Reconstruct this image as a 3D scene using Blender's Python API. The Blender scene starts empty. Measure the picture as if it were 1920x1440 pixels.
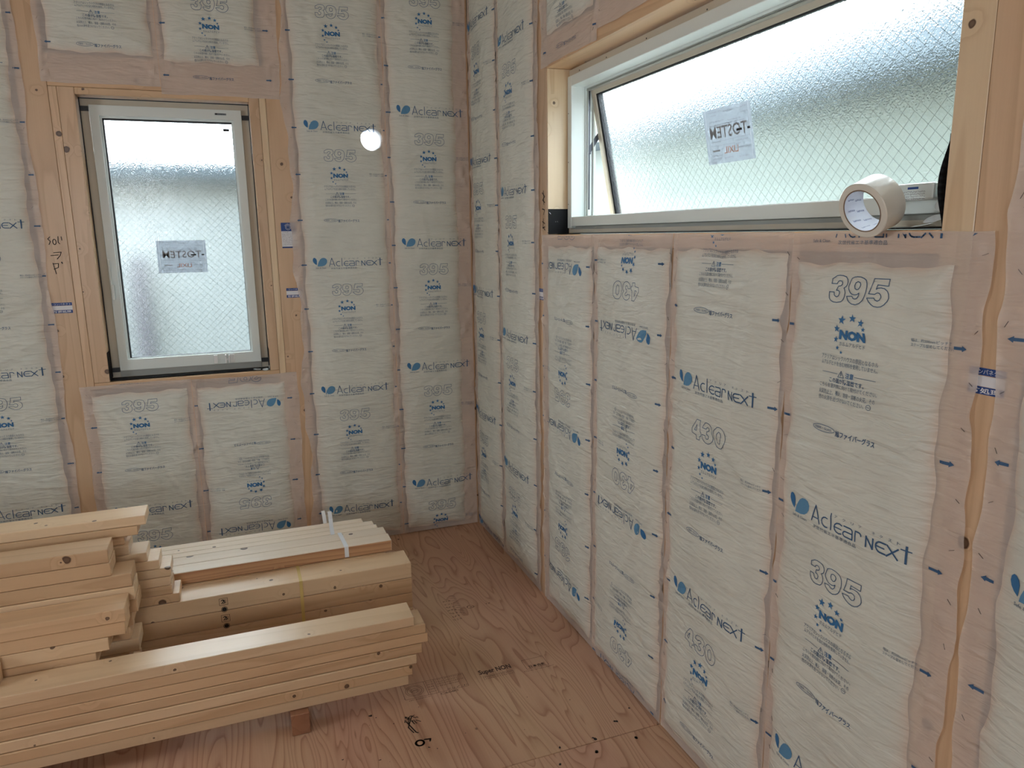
import bpy, bmesh, math, random
import numpy as np
from mathutils import Matrix, Vector
random.seed(7)
SC = bpy.context.scene
COL = SC.collection

# ------------------------------------------------------------------ camera
cam_d = bpy.data.cameras.new('camera')
cam = bpy.data.objects.new('camera', cam_d)
COL.objects.link(cam)
SC.camera = cam
YAW, PITCH, ROLL = 0.3599008, -0.1990082, -0.0151228
cy_, sy_, cp_, sp_ = math.cos(YAW), math.sin(YAW), math.cos(PITCH), math.sin(PITCH)
fw = Vector((sy_ * cp_, cy_ * cp_, sp_))
rt = Vector((cy_, -sy_, 0))
up = rt.cross(fw)
cr_, sr_ = math.cos(ROLL), math.sin(ROLL)
rt2, up2 = rt * cr_ + up * sr_, up * cr_ - rt * sr_
M = Matrix((rt2, up2, -fw)).transposed().to_4x4()
M.translation = Vector((-1.1207240, -3.4947128, 1.4741622))
cam.matrix_world = M
cam_d.sensor_width = 36
cam_d.lens = 1390.32 / 1920 * 36
cam_d.clip_start = 0.02

# ------------------------------------------------------------------ light and exposure
W = bpy.data.worlds.new('sky')
SC.world = W
W.use_nodes = True
wn = W.node_tree
wn.nodes.clear()
wo = wn.nodes.new('ShaderNodeOutputWorld')
wb = wn.nodes.new('ShaderNodeBackground')
wb.inputs['Color'].default_value = (0.86, 0.94, 1.0, 1)
wb.inputs['Strength'].default_value = 17.0
wn.links.new(wb.outputs[0], wo.inputs[0])

def portal(name, loc, rot, sx, sy):
    l = bpy.data.lights.new(name, 'AREA')
    l.shape = 'RECTANGLE'
    l.size, l.size_y = sx, sy
    l.cycles.is_portal = True
    o = bpy.data.objects.new(name, l)
    o.location, o.rotation_euler = loc, rot
    COL.objects.link(o)
portal('portal_rear', (-2.1, -5.6, 1.55), (math.radians(90), 0, 0), .8, .7)
portal('portal_left', (-4.0, -2.15, 1.55), (math.radians(90), 0, math.radians(-90)), .8, .65)
SC.view_settings.view_transform = 'Standard'
SC.view_settings.look = 'None'
SC.view_settings.gamma = 1
SC.view_settings.use_curve_mapping = False
SC.view_settings.exposure = 0.08
SC.cycles.max_bounces = 14
SC.cycles.diffuse_bounces = 6
SC.cycles.transmission_bounces = 10
SC.cycles.transparent_max_bounces = 16
SC.cycles.sample_clamp_indirect = 12

# ------------------------------------------------------------------ materials
def srgb(r, g, b):
    f = lambda c: (c / 255 / 12.92) if c / 255 <= .04045 else ((c / 255 + .055) / 1.055) ** 2.4
    return (f(r), f(g), f(b), 1)

def newmat(name):
    m = bpy.data.materials.new(name)
    m.use_nodes = True
    nt = m.node_tree
    return m, nt, nt.nodes['Principled BSDF'], nt.nodes['Material Output']

def N(nt, t, **kw):
    n = nt.nodes.new(t)
    for k, v in kw.items():
        if k in n.inputs: n.inputs[k].default_value = v
        else: setattr(n, k, v)
    return n

def plain(name, col, rough=.5, metal=0, spec=.5, **kw):
    m, nt, p, out = newmat(name)
    p.inputs['Base Color'].default_value = col
    p.inputs['Roughness'].default_value = rough
    p.inputs['Metallic'].default_value = metal
    p.inputs['Specular IOR Level'].default_value = spec
    nz = N(nt, 'ShaderNodeTexNoise', Scale=kw.get('ns', 30.0), Detail=3.0)
    tc = N(nt, 'ShaderNodeTexCoord')
    nt.links.new(tc.outputs['Object'], nz.inputs['Vector'])
    mr = N(nt, 'ShaderNodeMapRange')
    mr.inputs['To Min'].default_value = max(0, rough - .06)
    mr.inputs['To Max'].default_value = rough + .06
    nt.links.new(nz.outputs['Fac'], mr.inputs['Value'])
    nt.links.new(mr.outputs[0], p.inputs['Roughness'])
    return m

def ramp(nt, stops):
    r = N(nt, 'ShaderNodeValToRGB')
    e = r.color_ramp.elements
    while len(e) < len(stops): e.new(0.5)
    for i, (p, c) in enumerate(stops):
        e[i].position = p
        e[i].color = c
    return r

def wood(name, axis, light, dark, knot=(.06, .022, .01, 1), kscale=1.0, rough=.36, ringk=15.0, contrast=.75):
    m, nt, p, out = newmat(name)
    L = nt.links.new
    tc = N(nt, 'ShaderNodeTexCoord')
    oi = N(nt, 'ShaderNodeObjectInfo')
    mul = N(nt, 'ShaderNodeVectorMath', operation='SCALE')
    mul.inputs[0].default_value = (17.3, 9.1, 23.7)
    L(oi.outputs['Random'], mul.inputs['Scale'])
    add = N(nt, 'ShaderNodeVectorMath', operation='ADD')
    L(tc.outputs['Object'], add.inputs[0]); L(mul.outputs[0], add.inputs[1])
    sc = [9.0, 9.0, 9.0]; sc['xyz'.index(axis)] = 0.55
    mp = N(nt, 'ShaderNodeMapping'); mp.inputs['Scale'].default_value = sc
    L(add.outputs[0], mp.inputs['Vector'])
    # knots
    sep = N(nt, 'ShaderNodeSeparateXYZ'); L(add.outputs[0], sep.inputs[0])
    oth = [a for a in 'XYZ' if a != axis.upper()]
    sm_ = N(nt, 'ShaderNodeMath', operation='ADD'); L(sep.outputs[oth[0]], sm_.inputs[0]); L(sep.outputs[oth[1]], sm_.inputs[1])
    mk = N(nt, 'ShaderNodeCombineXYZ'); L(sep.outputs[axis.upper()], mk.inputs[0]); L(sm_.outputs[0], mk.inputs[1])
    wb2 = N(nt, 'ShaderNodeTexNoise', Scale=60.0, Detail=1.0); L(add.outputs[0], wb2.inputs['Vector'])
    wb3 = N(nt, 'ShaderNodeVectorMath', operation='MULTIPLY_ADD'); wb3.inputs[1].default_value = (.006, .006, .006)
    L(wb2.outputs['Color'], wb3.inputs[0]); L(mk.outputs[0], wb3.inputs[2])
    vo = N(nt, 'ShaderNodeTexVoronoi', Scale=5.5 * kscale, voronoi_dimensions='2D')
    L(wb3.outputs[0], vo.inputs['Vector'])
    kr = ramp(nt, [(0.0, (.8, .8, .8, 1)), (.022, (.85, .85, .85, 1)), (.034, (1, 1, 1, 1)), (0.044, (0, 0, 0, 1))])
    cs_ = N(nt, 'ShaderNodeSeparateColor'); L(vo.outputs['Color'], cs_.inputs[0])
    cm_ = N(nt, 'ShaderNodeMath', operation='MULTIPLY_ADD'); cm_.inputs[1].default_value = 2.2; cm_.inputs[2].default_value = .55
    L(cs_.outputs[0], cm_.inputs[0])
    dm_ = N(nt, 'ShaderNodeMath', operation='MULTIPLY'); L(vo.outputs['Distance'], dm_.inputs[0]); L(cm_.outputs[0], dm_.inputs[1])
    L(dm_.outputs[0], kr.inputs['Fac'])
    halo = ramp(nt, [(0.03, (1, 1, 1, 1)), (0.17, (0, 0, 0, 1))])
    L(vo.outputs['Distance'], halo.inputs['Fac'])
    # rings
    nz = N(nt, 'ShaderNodeTexNoise', Scale=.55, Detail=2.0, Roughness=.45, Distortion=.25)
    L(mp.outputs[0], nz.inputs['Vector'])
    hm = N(nt, 'ShaderNodeMath', operation='MULTIPLY_ADD'); hm.inputs[1].default_value = .10
    L(halo.outputs['Color'], hm.inputs[0]); L(nz.outputs['Fac'], hm.inputs[2])
    k = N(nt, 'ShaderNodeMath', operation='MULTIPLY'); k.inputs[1].default_value = ringk
    L(hm.outputs[0], k.inputs[0])
    fr = N(nt, 'ShaderNodeMath', operation='FRACT'); L(k.outputs[0], fr.inputs[0])
    rr = ramp(nt, [(0, (0, 0, 0, 1)), (.55, (.25, .25, .25, 1)), (.9, (1, 1, 1, 1)), (1, (0, 0, 0, 1))])
    L(fr.outputs[0], rr.inputs['Fac'])
    fs = [240.0, 240.0, 240.0]; fs['xyz'.index(axis)] = 6.0
    mf = N(nt, 'ShaderNodeMapping'); mf.inputs['Scale'].default_value = fs
    L(add.outputs[0], mf.inputs['Vector'])
    fine = N(nt, 'ShaderNodeTexNoise', Scale=1.0, Detail=2.0)
    L(mf.outputs[0], fine.inputs['Vector'])
    mx = N(nt, 'ShaderNodeMath', operation='MULTIPLY'); mx.inputs[1].default_value = .55 * contrast
    L(rr.outputs['Color'], mx.inputs[0])
    ma = N(nt, 'ShaderNodeMath', operation='MULTIPLY_ADD'); ma.inputs[1].default_value = .22
    L(fine.outputs['Fac'], ma.inputs[0]); L(mx.outputs[0], ma.inputs[2])
    c1 = N(nt, 'ShaderNodeMix', data_type='RGBA')
    c1.inputs['A'].default_value = light; c1.inputs['B'].default_value = dark
    L(ma.outputs[0], c1.inputs['Factor'])
    # tone per object and large patches
    big = N(nt, 'ShaderNodeTexNoise', Scale=.25, Detail=1.0); L(mp.outputs[0], big.inputs['Vector'])
    bb = N(nt, 'ShaderNodeMath', operation='MULTIPLY_ADD'); bb.inputs[1].default_value = .35; bb.inputs[2].default_value = -.18
    L(big.outputs['Fac'], bb.inputs[0])
    b2 = N(nt, 'ShaderNodeMath', operation='MULTIPLY_ADD'); b2.inputs[1].default_value = .16
    L(oi.outputs['Random'], b2.inputs[0]); L(bb.outputs[0], b2.inputs[2])
    b3 = N(nt, 'ShaderNodeMath', operation='ADD'); b3.inputs[1].default_value = .92
    L(b2.outputs[0], b3.inputs[0])
    hs = N(nt, 'ShaderNodeHueSaturation'); L(b3.outputs[0], hs.inputs['Value']); L(c1.outputs['Result'], hs.inputs['Color'])
    c2 = N(nt, 'ShaderNodeMix', data_type='RGBA'); c2.inputs['B'].default_value = knot
    L(hs.outputs[0], c2.inputs['A']); L(kr.outputs['Color'], c2.inputs['Factor'])
    L(c2.outputs['Result'], p.inputs['Base Color'])
    p.inputs['Roughness'].default_value = rough
    p.inputs['Specular IOR Level'].default_value = .7
    bp = N(nt, 'ShaderNodeBump', Strength=.18, Distance=.0012)
    L(fine.outputs['Fac'], bp.inputs['Height']); L(bp.outputs[0], p.inputs['Normal'])
    return m

PINE = dict(light=(.66, .45, .265, 1), dark=(.46, .27, .14, 1))
wood_x = wood('pine_along_x', 'x', **PINE)
wood_y = wood('pine_along_y', 'y', **PINE)
wood_z = wood('pine_upright', 'z', (.69, .485, .31, 1), (.47, .285, .155, 1))
wood_zp = wood('pine_upright_pale', 'z', (.78, .61, .40, 1), (.56, .37, .20, 1), ringk=14)
wood_red = wood('larch_reddish', 'x', (.62, .36, .19, 1), (.36, .16, .07, 1), ringk=26, contrast=1.2)
wood_lt = wood('spruce_pale', 'x', (.74, .54, .34, 1), (.58, .38, .21, 1), ringk=12, contrast=.5)
wood_skylit = wood('spruce_skylit', 'x', (.86, .74, .60, 1), (.72, .56, .40, 1), ringk=10, contrast=.4)  # pale spruce, whitened further in colour for the window light on the bundle tops
wood_dk = wood('brown_offcut', 'y', (.36, .17, .09, 1), (.24, .10, .05, 1))

def plywood():
    m, nt, p, out = newmat('larch_plywood')
    L = nt.links.new
    tc = N(nt, 'ShaderNodeTexCoord')
    oi = N(nt, 'ShaderNodeObjectInfo')
    mul = N(nt, 'ShaderNodeVectorMath', operation='SCALE'); mul.inputs[0].default_value = (7.3, 4.1, 0)
    L(oi.outputs['Random'], mul.inputs['Scale'])
    add = N(nt, 'ShaderNodeVectorMath', operation='ADD')
    L(tc.outputs['Object'], add.inputs[0]); L(mul.outputs[0], add.inputs[1])
    mp = N(nt, 'ShaderNodeMapping'); mp.inputs['Scale'].default_value = (5.2, .72, 1)
    L(add.outputs[0], mp.inputs['Vector'])
    nz = N(nt, 'ShaderNodeTexNoise', Scale=.9, Detail=2.5, Roughness=.48, Distortion=.5)
    L(mp.outputs[0], nz.inputs['Vector'])
    k = N(nt, 'ShaderNodeMath', operation='MULTIPLY'); k.inputs[1].default_value = 27.0
    L(nz.outputs['Fac'], k.inputs[0])
    fr = N(nt, 'ShaderNodeMath', operation='FRACT'); L(k.outputs[0], fr.inputs[0])
    r1 = ramp(nt, [(0, (0, 0, 0, 1)), (.5, (.06, .06, .06, 1)), (.8, (.4, .4, .4, 1)), (.93, (1, 1, 1, 1)), (1, (0, 0, 0, 1))])
    L(fr.outputs[0], r1.inputs['Fac'])
    mf = N(nt, 'ShaderNodeMapping'); mf.inputs['Scale'].default_value = (260, 5, 1)
    L(add.outputs[0], mf.inputs['Vector'])
    fine = N(nt, 'ShaderNodeTexNoise', Scale=1.0, Detail=3.0); L(mf.outputs[0], fine.inputs['Vector'])
    big = N(nt, 'ShaderNodeTexNoise', Scale=.8, Detail=2.0); L(mp.outputs[0], big.inputs['Vector'])
    base = ramp(nt, [(.35, (.60, .355, .25, 1)), (.65, (.62, .41, .26, 1))])
    L(big.outputs['Fac'], base.inputs['Fac'])
    c1 = N(nt, 'ShaderNodeMix', data_type='RGBA'); c1.inputs['B'].default_value = (.30, .135, .078, 1)
    mm = N(nt, 'ShaderNodeMath', operation='MULTIPLY_ADD'); mm.inputs[1].default_value = .62
    m2 = N(nt, 'ShaderNodeMath', operation='MULTIPLY_ADD'); m2.inputs[1].default_value = .34; m2.inputs[2].default_value = -.1
    L(fine.outputs['Fac'], m2.inputs[0])
    L(r1.outputs['Color'], mm.inputs[0]); L(m2.outputs[0], mm.inputs[2])
    L(mm.outputs[0], c1.inputs['Factor']); L(base.outputs['Color'], c1.inputs['A'])
    mk = N(nt, 'ShaderNodeMapping'); mk.inputs['Scale'].default_value = (1.0, .7, 1); L(add.outputs[0], mk.inputs['Vector'])
    vo = N(nt, 'ShaderNodeTexVoronoi', Scale=7.0); L(mk.outputs[0], vo.inputs['Vector'])
    kr = ramp(nt, [(0.025, (1, 1, 1, 1)), (0.05, (0, 0, 0, 1))]); L(vo.outputs['Distance'], kr.inputs['Fac'])
    c2 = N(nt, 'ShaderNodeMix', data_type='RGBA'); c2.inputs['B'].default_value = (.07, .03, .02, 1)
    L(kr.outputs['Color'], c2.inputs['Factor']); L(c1.outputs['Result'], c2.inputs['A'])
    L(c2.outputs['Result'], p.inputs['Base Color'])
    p.inputs['Roughness'].default_value = .5
    bp = N(nt, 'ShaderNodeBump', Strength=.25, Distance=.001)
    L(r1.outputs['Color'], bp.inputs['Height']); L(bp.outputs[0], p.inputs['Normal'])
    return m
M_ply = plywood()

HOLE = (-0.468, 1.903, 0.047)   # x, z, radius of the round vent opening in the back wall
def film(name, base, alpha, hole=False, rough=.42):
    m, nt, p, out = newmat(name)
    L = nt.links.new
    tc = N(nt, 'ShaderNodeTexCoord')
    hs = []
    for i, (rx, sc) in enumerate((((.35, .2, .5), (10, 10, 52)), ((-.55, .4, -.3), (13, 13, 62)))):
        mp = N(nt, 'ShaderNodeMapping'); mp.inputs['Rotation'].default_value = rx; mp.inputs['Scale'].default_value = sc
        L(tc.outputs['Object'], mp.inputs['Vector'])
        nz = N(nt, 'ShaderNodeTexNoise', Scale=1.0, Detail=2.5, Roughness=.5, Distortion=.6)
        L(mp.outputs[0], nz.inputs['Vector'])
        hs.append(nz)
    sel = N(nt, 'ShaderNodeTexNoise', Scale=5.0, Detail=1.0); L(tc.outputs['Object'], sel.inputs['Vector'])
    sr = ramp(nt, [(.42, (0, 0, 0, 1)), (.58, (1, 1, 1, 1))]); L(sel.outputs['Fac'], sr.inputs['Fac'])
    mx = N(nt, 'ShaderNodeMix', data_type='FLOAT')
    L(sr.outputs['Color'], mx.inputs['Factor']); L(hs[0].outputs['Fac'], mx.inputs['A']); L(hs[1].outputs['Fac'], mx.inputs['B'])
    bp = N(nt, 'ShaderNodeBump', Strength=.85, Distance=.009)
    L(mx.outputs[0], bp.inputs['Height']); L(bp.outputs[0], p.inputs['Normal'])
    p.inputs['Base Color'].default_value = base
    # faint uneven wool behind the film
    wn_ = N(nt, 'ShaderNodeTexNoise', Scale=9.0, Detail=4.0); L(tc.outputs['Object'], wn_.inputs['Vector'])
    wr = ramp(nt, [(.3, tuple(c * .90 for c in base[:3]) + (1,)), (.7, base)]); L(wn_.outputs['Fac'], wr.inputs['Fac'])
    at = N(nt, 'ShaderNodeAttribute'); at.attribute_name = 'edge'
    eN = N(nt, 'ShaderNodeTexNoise', Scale=16.0, Detail=3.0); L(tc.outputs['Object'], eN.inputs['Vector'])
    em = N(nt, 'ShaderNodeMath', operation='MULTIPLY'); L(at.outputs['Fac'], em.inputs[0]); L(eN.outputs['Fac'], em.inputs[1])
    e2 = N(nt, 'ShaderNodeMath', operation='MULTIPLY', use_clamp=True); e2.inputs[1].default_value = 1.9; L(em.outputs[0], e2.inputs[0])
    ec = N(nt, 'ShaderNodeMix', data_type='RGBA'); ec.inputs['B'].default_value = (.66, .56, .47, 1)
    L(e2.outputs[0], ec.inputs['Factor']); L(wr.outputs['Color'], ec.inputs['A'])
    if alpha > .99: L(ec.outputs['Result'], p.inputs['Base Color'])
    else: L(wr.outputs['Color'], p.inputs['Base Color'])
    p.inputs['Roughness'].default_value = rough
    p.inputs['Specular IOR Level'].default_value = .45
    p.inputs['Alpha'].default_value = alpha
    if hole:
        # real opening behind: the film alone, without wool, over the round vent sleeve
        sx = N(nt, 'ShaderNodeSeparateXYZ'); L(tc.outputs['Object'], sx.inputs[0])
        def sub(s, v):
            a = N(nt, 'ShaderNodeMath', operation='SUBTRACT'); a.inputs[1].default_value = v
            L(sx.outputs[s], a.inputs[0]); return a
        a, b = sub('X', HOLE[0]), sub('Z', HOLE[1])
        cv = N(nt, 'ShaderNodeCombineXYZ'); L(a.outputs[0], cv.inputs[0]); L(b.outputs[0], cv.inputs[1])
        ln = N(nt, 'ShaderNodeVectorMath', operation='LENGTH'); L(cv.outputs[0], ln.inputs[0])
        lt = N(nt, 'ShaderNodeMath', operation='LESS_THAN'); lt.inputs[1].default_value = HOLE[2] + .002
        L(ln.outputs['Value'], lt.inputs[0])
        tb = N(nt, 'ShaderNodeBsdfTranslucent'); tb.inputs['Color'].default_value = (.95, .95, .95, 1)
        tr = N(nt, 'ShaderNodeBsdfTransparent'); tr.inputs['Color'].default_value = (1, 1, 1, 1)
        mt = N(nt, 'ShaderNodeMixShader'); mt.inputs[0].default_value = .45
        L(tr.outputs[0], mt.inputs[1]); L(tb.outputs[0], mt.inputs[2])
        ms = N(nt, 'ShaderNodeMixShader'); L(lt.outputs[0], ms.inputs[0])
        L(p.outputs[0], ms.inputs[1]); L(mt.outputs[0], ms.inputs[2])
        L(ms.outputs[0], out.inputs['Surface'])
    return m
FILM = (.70, .715, .64, 1)
M_film = film('film_over_wool', FILM, 1.0)
M_film_hole = film('film_over_wool_and_vent', FILM, 1.0, hole=True)
M_flange = film('film_over_wood', (.84, .74, .67, 1), .55, rough=.38)
M_ink = plain('blue_ink', (.035, .105, .22, 1), .6)
M_ink_lt = plain('light_blue_ink', (.10, .27, .45, 1), .6)
M_ink_txt = plain('grey_blue_ink', (.075, .14, .22, 1), .6)
M_ink_mid = plain('mid_blue_ink', (.03, .16, .36, 1), .6)
M_staple = plain('staple_wire', (.16, .15, .15, 1), .4, .6)
M_white = plain('white_aluminium', (.70, .76, .74, 1), .35)
M_beige = plain('beige_grey_frame', (.55, .50, .40, 1), .45)
M_sill = plain('grey_frame', (.34, .35, .32, 1), .35)
M_black = plain('black_rubber', (.012, .013, .016, 1), .5)
M_blackfilm = plain('black_waterproof_tape', (.006, .0065, .008, 1), .65, spec=.25)
M_marker = plain('black_marker', (.012, .010, .010, 1), .6)
M_stamp = plain('stamp_ink', (.055, .028, .022, 1), .8)
M_blue_label = plain('blue_label_print', (.01, .055, .24, 1), .5)
M_white_label = plain('white_label_print', (.75, .75, .78, 1), .5)
M_strap_w = plain('white_plastic_strap', (.78, .82, .86, 1), .35)
M_strap_y = plain('yellow_band', (.62, .46, .16, 1), .4)
M_wall_out = plain('pale_siding', (.092, .112, .100, 1), .8)
M_wall_b = plain('blue_grey_siding', (.125, .148, .155, 1), .8)
M_eave = plain('slate_blue_gutter', (.022, .042, .058, 1), .5)
M_farwall = plain('white_render', (.9, .9, .9, 1), .8)
M_fargrey = plain('lilac_grey_fascia', (.045, .045, .06, 1), .7)
M_leaf = plain('dry_green_leaves', (.30, .30, .12, 1), .7)
M_darkwall = plain('plain_board', (.62, .50, .38, 1), .8)
M_steel = plain('dark_steel_stay', (.06, .065, .075, 1), .35, .7)
M_clear = plain('clear_acrylic', (.80, .82, .82, 1), .15)

def glass():
    m, nt, p, out = newmat('frosted_wired_glass')
    L = nt.links.new
    p.inputs['Base Color'].default_value = (.93, .98, .985, 1)
    p.inputs['Transmission Weight'].default_value = 1
    p.inputs['Roughness'].default_value = .05
    p.inputs['IOR'].default_value = 1.45
    tc = N(nt, 'ShaderNodeTexCoord')
    nz = N(nt, 'ShaderNodeTexNoise', Scale=240.0, Detail=2.0); L(tc.outputs['Object'], nz.inputs['Vector'])
    bp = N(nt, 'ShaderNodeBump', Strength=.36, Distance=.0012)
    L(nz.outputs['Fac'], bp.inputs['Height']); L(bp.outputs[0], p.inputs['Normal'])
    return m
M_glass = glass()
M_wire = plain('glass_wire', (.20, .23, .22, 1), .4, .3)
def paper():
    m, nt, p, out = newmat('translucent_label_paper')
    p.inputs['Base Color'].default_value = (.50, .54, .58, 1)
    p.inputs['Roughness'].default_value = .7
    tb = N(nt, 'ShaderNodeBsdfTranslucent'); tb.inputs['Color'].default_value = (.20, .225, .25, 1)
    ms = N(nt, 'ShaderNodeMixShader'); ms.inputs[0].default_value = .6
    nt.links.new(p.outputs[0], ms.inputs[1]); nt.links.new(tb.outputs[0], ms.inputs[2])
    nt.links.new(ms.outputs[0], out.inputs['Surface'])
    return m
M_paper = paper()
M_txt_grey = plain('grey_print', (.24, .24, .25, 1), .6)
M_txt_orange = plain('orange_print', (.48, .24, .17, 1), .6)
def thin_plastic():
    m, nt, p, out = newmat('thin_white_plastic_film')
    p.inputs['Base Color'].default_value = (.85, .9, .92, 1)
    p.inputs['Roughness'].default_value = .3
    p.inputs['Alpha'].default_value = .62
    nz = N(nt, 'ShaderNodeTexNoise', Scale=60.0)
    bp = N(nt, 'ShaderNodeBump', Strength=.6, Distance=.004)
    nt.links.new(nz.outputs['Fac'], bp.inputs['Height']); nt.links.new(bp.outputs[0], p.inputs['Normal'])
    return m
M_scrap = thin_plastic()
def tape_mat(name, col, trans):
    m, nt, p, out = newmat(name)
    p.inputs['Base Color'].default_value = col
    p.inputs['Roughness'].default_value = .22
    p.inputs['Subsurface Weight'].default_value = trans
    p.inputs['Subsurface Radius'].default_value = (.02, .018, .014)
    p.inputs['Subsurface Scale'].default_value = .3
    p.inputs['Coat Weight'].default_value = .4
    return m
M_tape = tape_mat('clear_tape_winding', (.72, .70, .62, 1), .0)
M_tape_side = tape_mat('tape_side', (.74, .69, .54, 1), .0)
M_core = plain('white_paper_core', (.72, .75, .82, 1), .7)
M_core_edge = plain('brown_core_edge', (.22, .15, .10, 1), .8)

# ------------------------------------------------------------------ object helpers
def finish(me, name, mats, parent=None, smooth=False):
    if not isinstance(mats, (list, tuple)): mats = [mats]
    for m in mats: me.materials.append(m)
    if smooth:
        me.polygons.foreach_set('use_smooth', [True] * len(me.polygons))
    o = bpy.data.objects.new(name, me)
    COL.objects.link(o)
    if parent: o.parent = parent
    return o

def tag(o, label, cat, group=None):
    o['label'] = label
    o['category'] = cat
    if group: o['group'] = group
    return o

def empty(name, loc=(0, 0, 0)):
    o = bpy.data.objects.new(name, None)
    o.empty_display_size = .05
    COL.objects.link(o)
    o.location = loc
    return o

def structure(o):
    o['kind'] = 'structure'
    return o

def local(o):
    """keep a child's world-space mesh in place below a moved empty"""
    if o.parent:
        o.matrix_parent_inverse = Matrix.Translation(-o.parent.location)
    return o

class MB:
    def __init__(s): s.bm = bmesh.new()
    def box(s, x0, x1, y0, y1, z0, z1, mi=0, xf=None):
        vs = [Vector((x, y, z)) for x in (x0, x1) for y in (y0, y1) for z in (z0, z1)]
        if xf: vs = [xf @ v for v in vs]
        v = [s.bm.verts.new(c) for c in vs]
        for f in ((0, 1, 3, 2), (4, 6, 7, 5), (0, 4, 5, 1), (2, 3, 7, 6), (0, 2, 6, 4), (1, 5, 7, 3)):
            s.bm.faces.new([v[i] for i in f]).material_index = mi
        return s
    def quad(s, pts, mi=0):
        s.bm.faces.new([s.bm.verts.new(p) for p in pts]).material_index = mi
        return s
    def cyl(s, a, b, r, n=12, mi=0, caps=True, r2=None):
        a, b = Vector(a), Vector(b)
        d = (b - a).normalized()
        u = d.orthogonal().normalized(); w = d.cross(u)
        r2 = r if r2 is None else r2
        A = [s.bm.verts.new(a + (u * math.cos(t) + w * math.sin(t)) * r) for t in [2 * math.pi * i / n for i in range(n)]]
        B = [s.bm.verts.new(b + (u * math.cos(t) + w * math.sin(t)) * r2) for t in [2 * math.pi * i / n for i in range(n)]]
        for i in range(n):
            s.bm.faces.new((A[i], A[(i + 1) % n], B[(i + 1) % n], B[i])).material_index = mi
        if caps:
            s.bm.faces.new(A[::-1]).material_index = mi; s.bm.faces.new(B).material_index = mi
        return s
    def bevel(s, w, seg=1):
        bmesh.ops.bevel(s.bm, geom=s.bm.edges[:], offset=w, segments=seg, affect='EDGES', profile=.5)
        return s
    def build(s, name, mats, parent=None, smooth=False):
        bmesh.ops.recalc_face_normals(s.bm, faces=s.bm.faces[:])
        me = bpy.data.meshes.new(name)
        s.bm.to_mesh(me); s.bm.free()
        return finish(me, name, mats, parent, smooth)

def block(name, x0, x1, y0, y1, z0, z1, mat, parent=None, bev=.0012):
    """a bevelled box whose origin is its own centre"""
    c = Vector(((x0 + x1) / 2, (y0 + y1) / 2, (z0 + z1) / 2))
    mb = MB().box(x0 - c.x, x1 - c.x, y0 - c.y, y1 - c.y, z0 - c.z, z1 - c.z)
    if bev: mb.bevel(bev)
    o = mb.build(name, mat)
    o.location = c
    if parent:
        o.parent = parent
        o.matrix_parent_inverse = Matrix.Translation(-parent.location)
    return o

# ------------------------------------------------------------------ flat print: 2-D triangles, later laid onto a surface
_cache = {}
def text2d(s, bold=0.0, outline=0.0, res=2):
    key = (s, bold, outline, res)
    if key in _cache: return _cache[key]
    c = bpy.data.curves.new('lettering', 'FONT')
    c.body = s; c.resolution_u = res; c.offset = bold
    o = bpy.data.objects.new('lettering', c)
    COL.objects.link(o)
    bpy.context.view_layer.update()
    me = bpy.data.meshes.new_from_object(o.evaluated_get(bpy.context.evaluated_depsgraph_get()))
    me.calc_loop_triangles()
    V = np.array([v.co[:2] for v in me.vertices], float).reshape(-1, 2)
    T = np.array([t.vertices[:] for t in me.loop_triangles], int).reshape(-1, 3)
    bpy.data.objects.remove(o); bpy.data.curves.remove(c); bpy.data.meshes.remove(me)
    _cache[key] = (V, T)
    return V, T

def outline_of(V, T, w):
    from collections import Counter
    R = np.round(V, 5); _, inv = np.unique(R, axis=0, return_inverse=True); inv = inv.ravel()
    cnt = Counter(); 
    for t in T:
        for a, b in ((0, 1), (1, 2), (2, 0)):
            cnt[tuple(sorted((inv[t[a]], inv[t[b]])))] += 1
    first = {}
    for i, k in enumerate(inv): first.setdefault(k, i)
    vs, ts = [], []
    for (a, b), n in cnt.items():
        if n != 1: continue
        p, q = V[first[a]], V[first[b]]
        seg_quad(p, q, w, vs, ts)
    return np.array(vs), np.array(ts)

def seg_quad(p, q, w, vs, ts, ext=.35):
    d = q - p; l = np.hypot(*d)
    if l < 1e-9: return
    d = d / l; n = np.array((-d[1], d[0])) * w / 2
    p2, q2 = p - d * w * ext, q + d * w * ext
    i = len(vs); vs += [p2 - n, q2 - n, q2 + n, p2 + n]; ts += [(i, i + 1, i + 2), (i, i + 2, i + 3)]

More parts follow.
